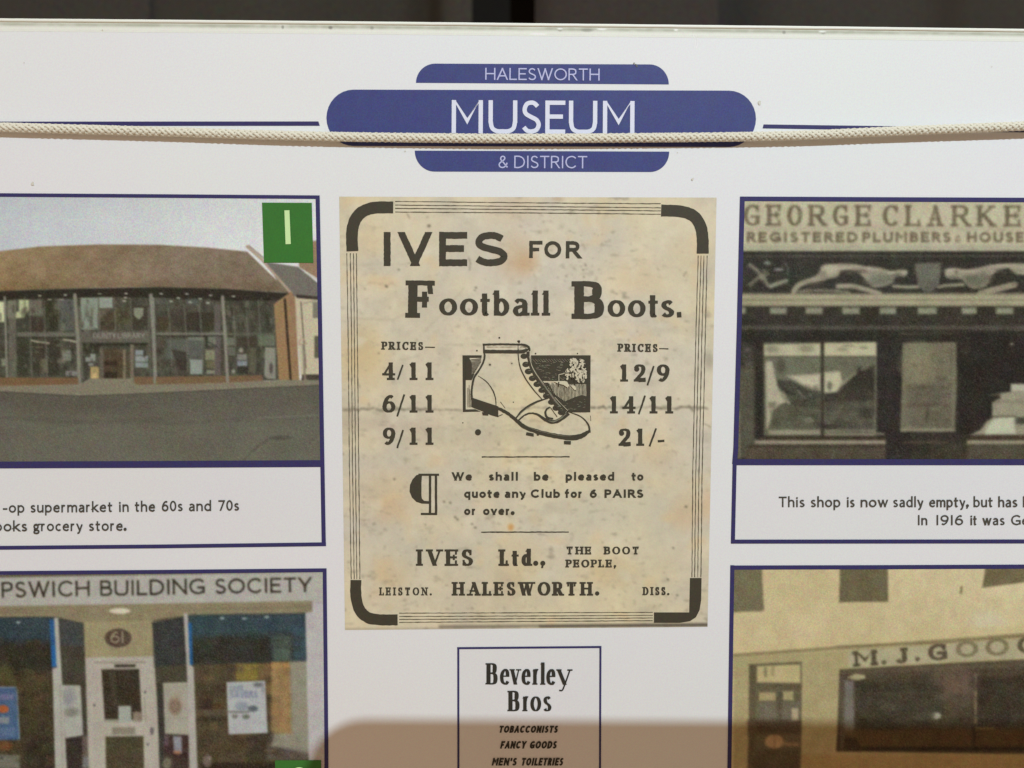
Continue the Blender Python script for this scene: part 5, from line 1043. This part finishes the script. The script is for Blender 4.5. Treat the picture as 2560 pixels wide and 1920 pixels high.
# ------------------------------------------------------------------ the small notice below
def notice():
    b = MB(0.00002); b.poly([(1143, 1617), (1503.5, 1613.5), (1502, 2090), (1143, 2090)], 0); root = b.build('notice', M_panelwhite, board, 'small boxed notice reading Beverley Bros, below the boot advert')
    m = MB(H2)
    for pts, wd in (([(1143, 1620.5), (1503.5, 1617.5)], 5.2), ([(1145.8, 1618), (1146, 2090)], 5), ([(1501.2, 1615), (1500, 1920), (1499.5, 2090)], 5), ([(1143, 2088), (1502, 2088)], 5)): m.add([ribbon(pts, wd)])
    m.build('frame', M_line, root)
    m = MB(H2); sv = G['e'], G['v']
    m.add(textline('', 1212, 1434, 1711, 1712, 53, 10.4, 3.6, serif=2.4, boxes=[('B', 1216, 1244)]))
    X_ = 53 * .72 / .66
    m.add(textline('', 1212, 1434, 1711, 1712, X_ * .98, 8.7, 3.2, serif=2.2, boxes=[('e', 1250, 1274), ('v', 1276, 1301), ('e', 1304, 1327), ('r', 1333, 1349), ('e', 1366, 1389)]))
    m.add(textline('', 1212, 1434, 1711, 1712, 53, 8.7, 3.2, serif=2.2, boxes=[('l', 1352, 1362)]))
    m.add(textline('', 1212, 1434, 1711, 1712, X_ * .98, 8.7, 3.8, serif=2.2, boxes=[('y', 1393, 1429)]))
    m.build('lettering', M_black, root)
    m = MB(H2); m.add(textline('', 1267, 1380, 1778, 1778, 51, 10.4, 3.6, serif=2.4, boxes=[('B', 1271, 1299)]))
    m.add(textline('', 1267, 1380, 1778, 1778, 54, 8.7, 3.2, serif=2.2, boxes=[('r', 1308, 1324), ('o', 1326, 1353), ('s', 1358, 1379)])); m.build('lettering', M_black, root)
    m = MB(H2)
    for s_, a, c, y, H_ in (('TOBACCONISTS', 1246, 1393, 1832, 17.5), ('FANCY', 1250, 1313, 1871.5, 18.5), ('GOODS', 1323, 1390, 1871.5, 18.5), ("MEN'S", 1229, 1290, 1914, 19), ('TOILETRIES', 1302, 1406, 1914, 19)): m.add(textline(s_, a, c, y, y, H_, 4.3, gap=.2, slant=.22))
    for s_, a, c, y in (('AND', 1240, 1282, 1956), ('GIFTS', 1330, 1400, 1956)): pass
    m.build('lettering', M_black, root)
notice()

# ------------------------------------------------------------------ the braided cord
def cord():
    root = bpy.data.objects.new('braided_cord', None); COL.objects.link(root); tag(root, 'cream braided cord stretched across the board over the blue badge', 'cord')
    knots = [(-420, 305, 1.4), (0, 318, 1.4), (400, 329, 1.4), (780, 340.5, 1.5), (1100, 345, 1.65), (1280, 346, 1.7), (1600, 344.5, 1.7), (1960, 339.5, 1.8), (2260, 327, 2.1), (2560, 315, 2.4), (2980, 297, 2.6)]
    root.location = P(-420, 305, .0015)
    # even steps along the cord
    xs = np.arange(-420, 2980, 2.6)
    kx = np.array([k[0] for k in knots]); 
    def cr(vals, x):
        i = int(np.clip(np.searchsorted(kx, x) - 1, 0, len(kx) - 2)); t = (x - kx[i]) / (kx[i + 1] - kx[i])
        m0 = (vals[min(i + 1, len(kx) - 1)] - vals[max(i - 1, 0)]) / (kx[min(i + 1, len(kx) - 1)] - kx[max(i - 1, 0)]) * (kx[i + 1] - kx[i])
        m1 = (vals[min(i + 2, len(kx) - 1)] - vals[i]) / (kx[min(i + 2, len(kx) - 1)] - kx[i]) * (kx[i + 1] - kx[i])
        return (2 * t ** 3 - 3 * t ** 2 + 1) * vals[i] + (t ** 3 - 2 * t ** 2 + t) * m0 + (-2 * t ** 3 + 3 * t ** 2) * vals[i + 1] + (t ** 3 - t ** 2) * m1
    ky = [k[1] for k in knots]; kh = [k[2] * 1e-3 for k in knots]
    C = [P(x, cr(ky, x), cr(kh, x)) for x in xs]; off = root.location.copy()
    def tube(name, ctr, rr, ns, m, flat=None):
        v = []; f = []
        n = len(ctr)
        for i in range(n):
            t = (ctr[min(i + 1, n - 1)] - ctr[max(i - 1, 0)]).normalized()
            out = (ctr[i] - C[i]) if flat else Vector((0, -1, 0))
            out = (out - t * out.dot(t)).normalized(); sd = t.cross(out)
            for k in range(ns):
                a = 2 * math.pi * k / ns
                p = ctr[i] + out * (rr * (flat or 1) * math.cos(a)) + sd * (rr * math.sin(a))
                v.append(tuple(p - off))
        for i in range(n - 1):
            for k in range(ns): f.append((i * ns + k, i * ns + (k + 1) % ns, (i + 1) * ns + (k + 1) % ns, (i + 1) * ns + k))
        newobj(name, v, f, m, root, smooth=True)
    tube('core', C, .88e-3, 12, M_core)
    NS = 5; pitch = 75 * PX; ds = 0
    arc_ = [0.0]
    for a, b in zip(C, C[1:]): arc_.append(arc_[-1] + (b - a).length)
    for dr in (1, -1):
        for s_ in range(NS):
            ctr = []
            for i, c in enumerate(C):
                t = (C[min(i + 1, len(C) - 1)] - C[max(i - 1, 0)]).normalized(); o = Vector((0, -1, 0)); o = (o - t * o.dot(t)).normalized(); sd = t.cross(o)
                th = dr * 2 * math.pi * (arc_[i] / pitch) + 2 * math.pi * s_ / NS + .22 * math.sin(arc_[i] * 310) + .12 * math.sin(arc_[i] * 893 + s_)
                over = math.cos(NS * 2 * math.pi * arc_[i] / pitch + (0 if dr > 0 else math.pi) + math.pi * s_ * 0)
                R_ = (.96 + .10 * over) * 1e-3
                ctr.append(c + (o * math.cos(th) + sd * math.sin(th)) * R_)
            tube('strand', ctr, .40e-3 * random.uniform(.93, 1.06), 6, M_rope, flat=.5)
    v = []; f = []; rf = random.Random(3)
    for _ in range(420):
        i = rf.randrange(4, len(C) - 4); a = rf.uniform(0, 6.28); d0 = Vector((rf.uniform(-1, 1), math.cos(a), math.sin(a))); d1 = Vector((0, math.cos(a), math.sin(a)))
        p = C[i] + d1 * 1.15e-3; ln = rf.uniform(.25, .75) * 1e-3; q_ = p + (d1 * rf.uniform(.2, .7) + Vector((rf.choice((-1, 1)), 0, 0)) * rf.uniform(.4, 1)) * ln; w_ = Vector((0, 0, 1)) * 2.2e-5; w2 = Vector((0, 1, 0)) * 2.2e-5
        k = len(v); v += [tuple(p + w_ - off), tuple(p - w_ - off), tuple(q_ - off), tuple(p + w2 - off), tuple(p - w2 - off)]; f += [(k, k + 1, k + 2), (k + 3, k + 4, k + 2)]
    o = newobj('fuzz', v, f, M_rope, root); o['kind'] = 'stuff'
cord()

# ------------------------------------------------------------------ an unseen tablet behind the camera, added as assumed caster of the foot shadow
def tablet():
    yb = C0.y - .004
    def through(px, py):
        a = P(px, py); k = (yb - a.y) / (LAMP.y - a.y); return a + (LAMP - a) * k
    tl = through(772, 1797); tr = through(2560, 1808)
    ang = math.atan2(tr.z - tl.z, tr.x - tl.x)
    Wd, Hd, th, r = .250, .178, .0075, .0105
    root = bpy.data.objects.new('tablet', None); COL.objects.link(root); root.location = tl; root.rotation_euler = (0, -ang, 0)
    tag(root, 'unseen dark tablet behind the camera, added to cast the shadow on the foot of the board', 'tablet')
    def rr(x0, z0, x1, z1, r, n=8):
        o = []
        for cx_, cz_, a0 in ((x1 - r, z1 - r, 0), (x0 + r, z1 - r, 90), (x0 + r, z0 + r, 180), (x1 - r, z0 + r, 270)):
            for k in range(n + 1): a = math.radians(a0 + 90 * k / n); o.append((cx_ + r * math.cos(a), cz_ + r * math.sin(a)))
        return o
    def slab(name, o, y0, y1, m):
        n = len(o); v = [(x, y0, z) for x, z in o] + [(x, y1, z) for x, z in o]
        newobj(name, v, [tuple(range(n)), tuple(range(2 * n - 1, n - 1, -1))] + [(i, (i + 1) % n, n + (i + 1) % n, n + i) for i in range(n)], m, root)
    mb = mat('tablet_case', (0.05, 0.05, 0.055), grain=.05, rough=.4); ms = mat('tablet_screen', (0.01, 0.01, 0.012), grain=0, rough=.08)
    slab('body', rr(0, -Hd, Wd, 0, r), -th, 0, mb); slab('screen', rr(.012, -Hd + .012, Wd - .012, -.012, .004), -th - .0004, -th - .00005, ms)
    slab('lens', rr(.012, -.02, .020, -.012, .0039), .0001, .0008, ms)
tablet()
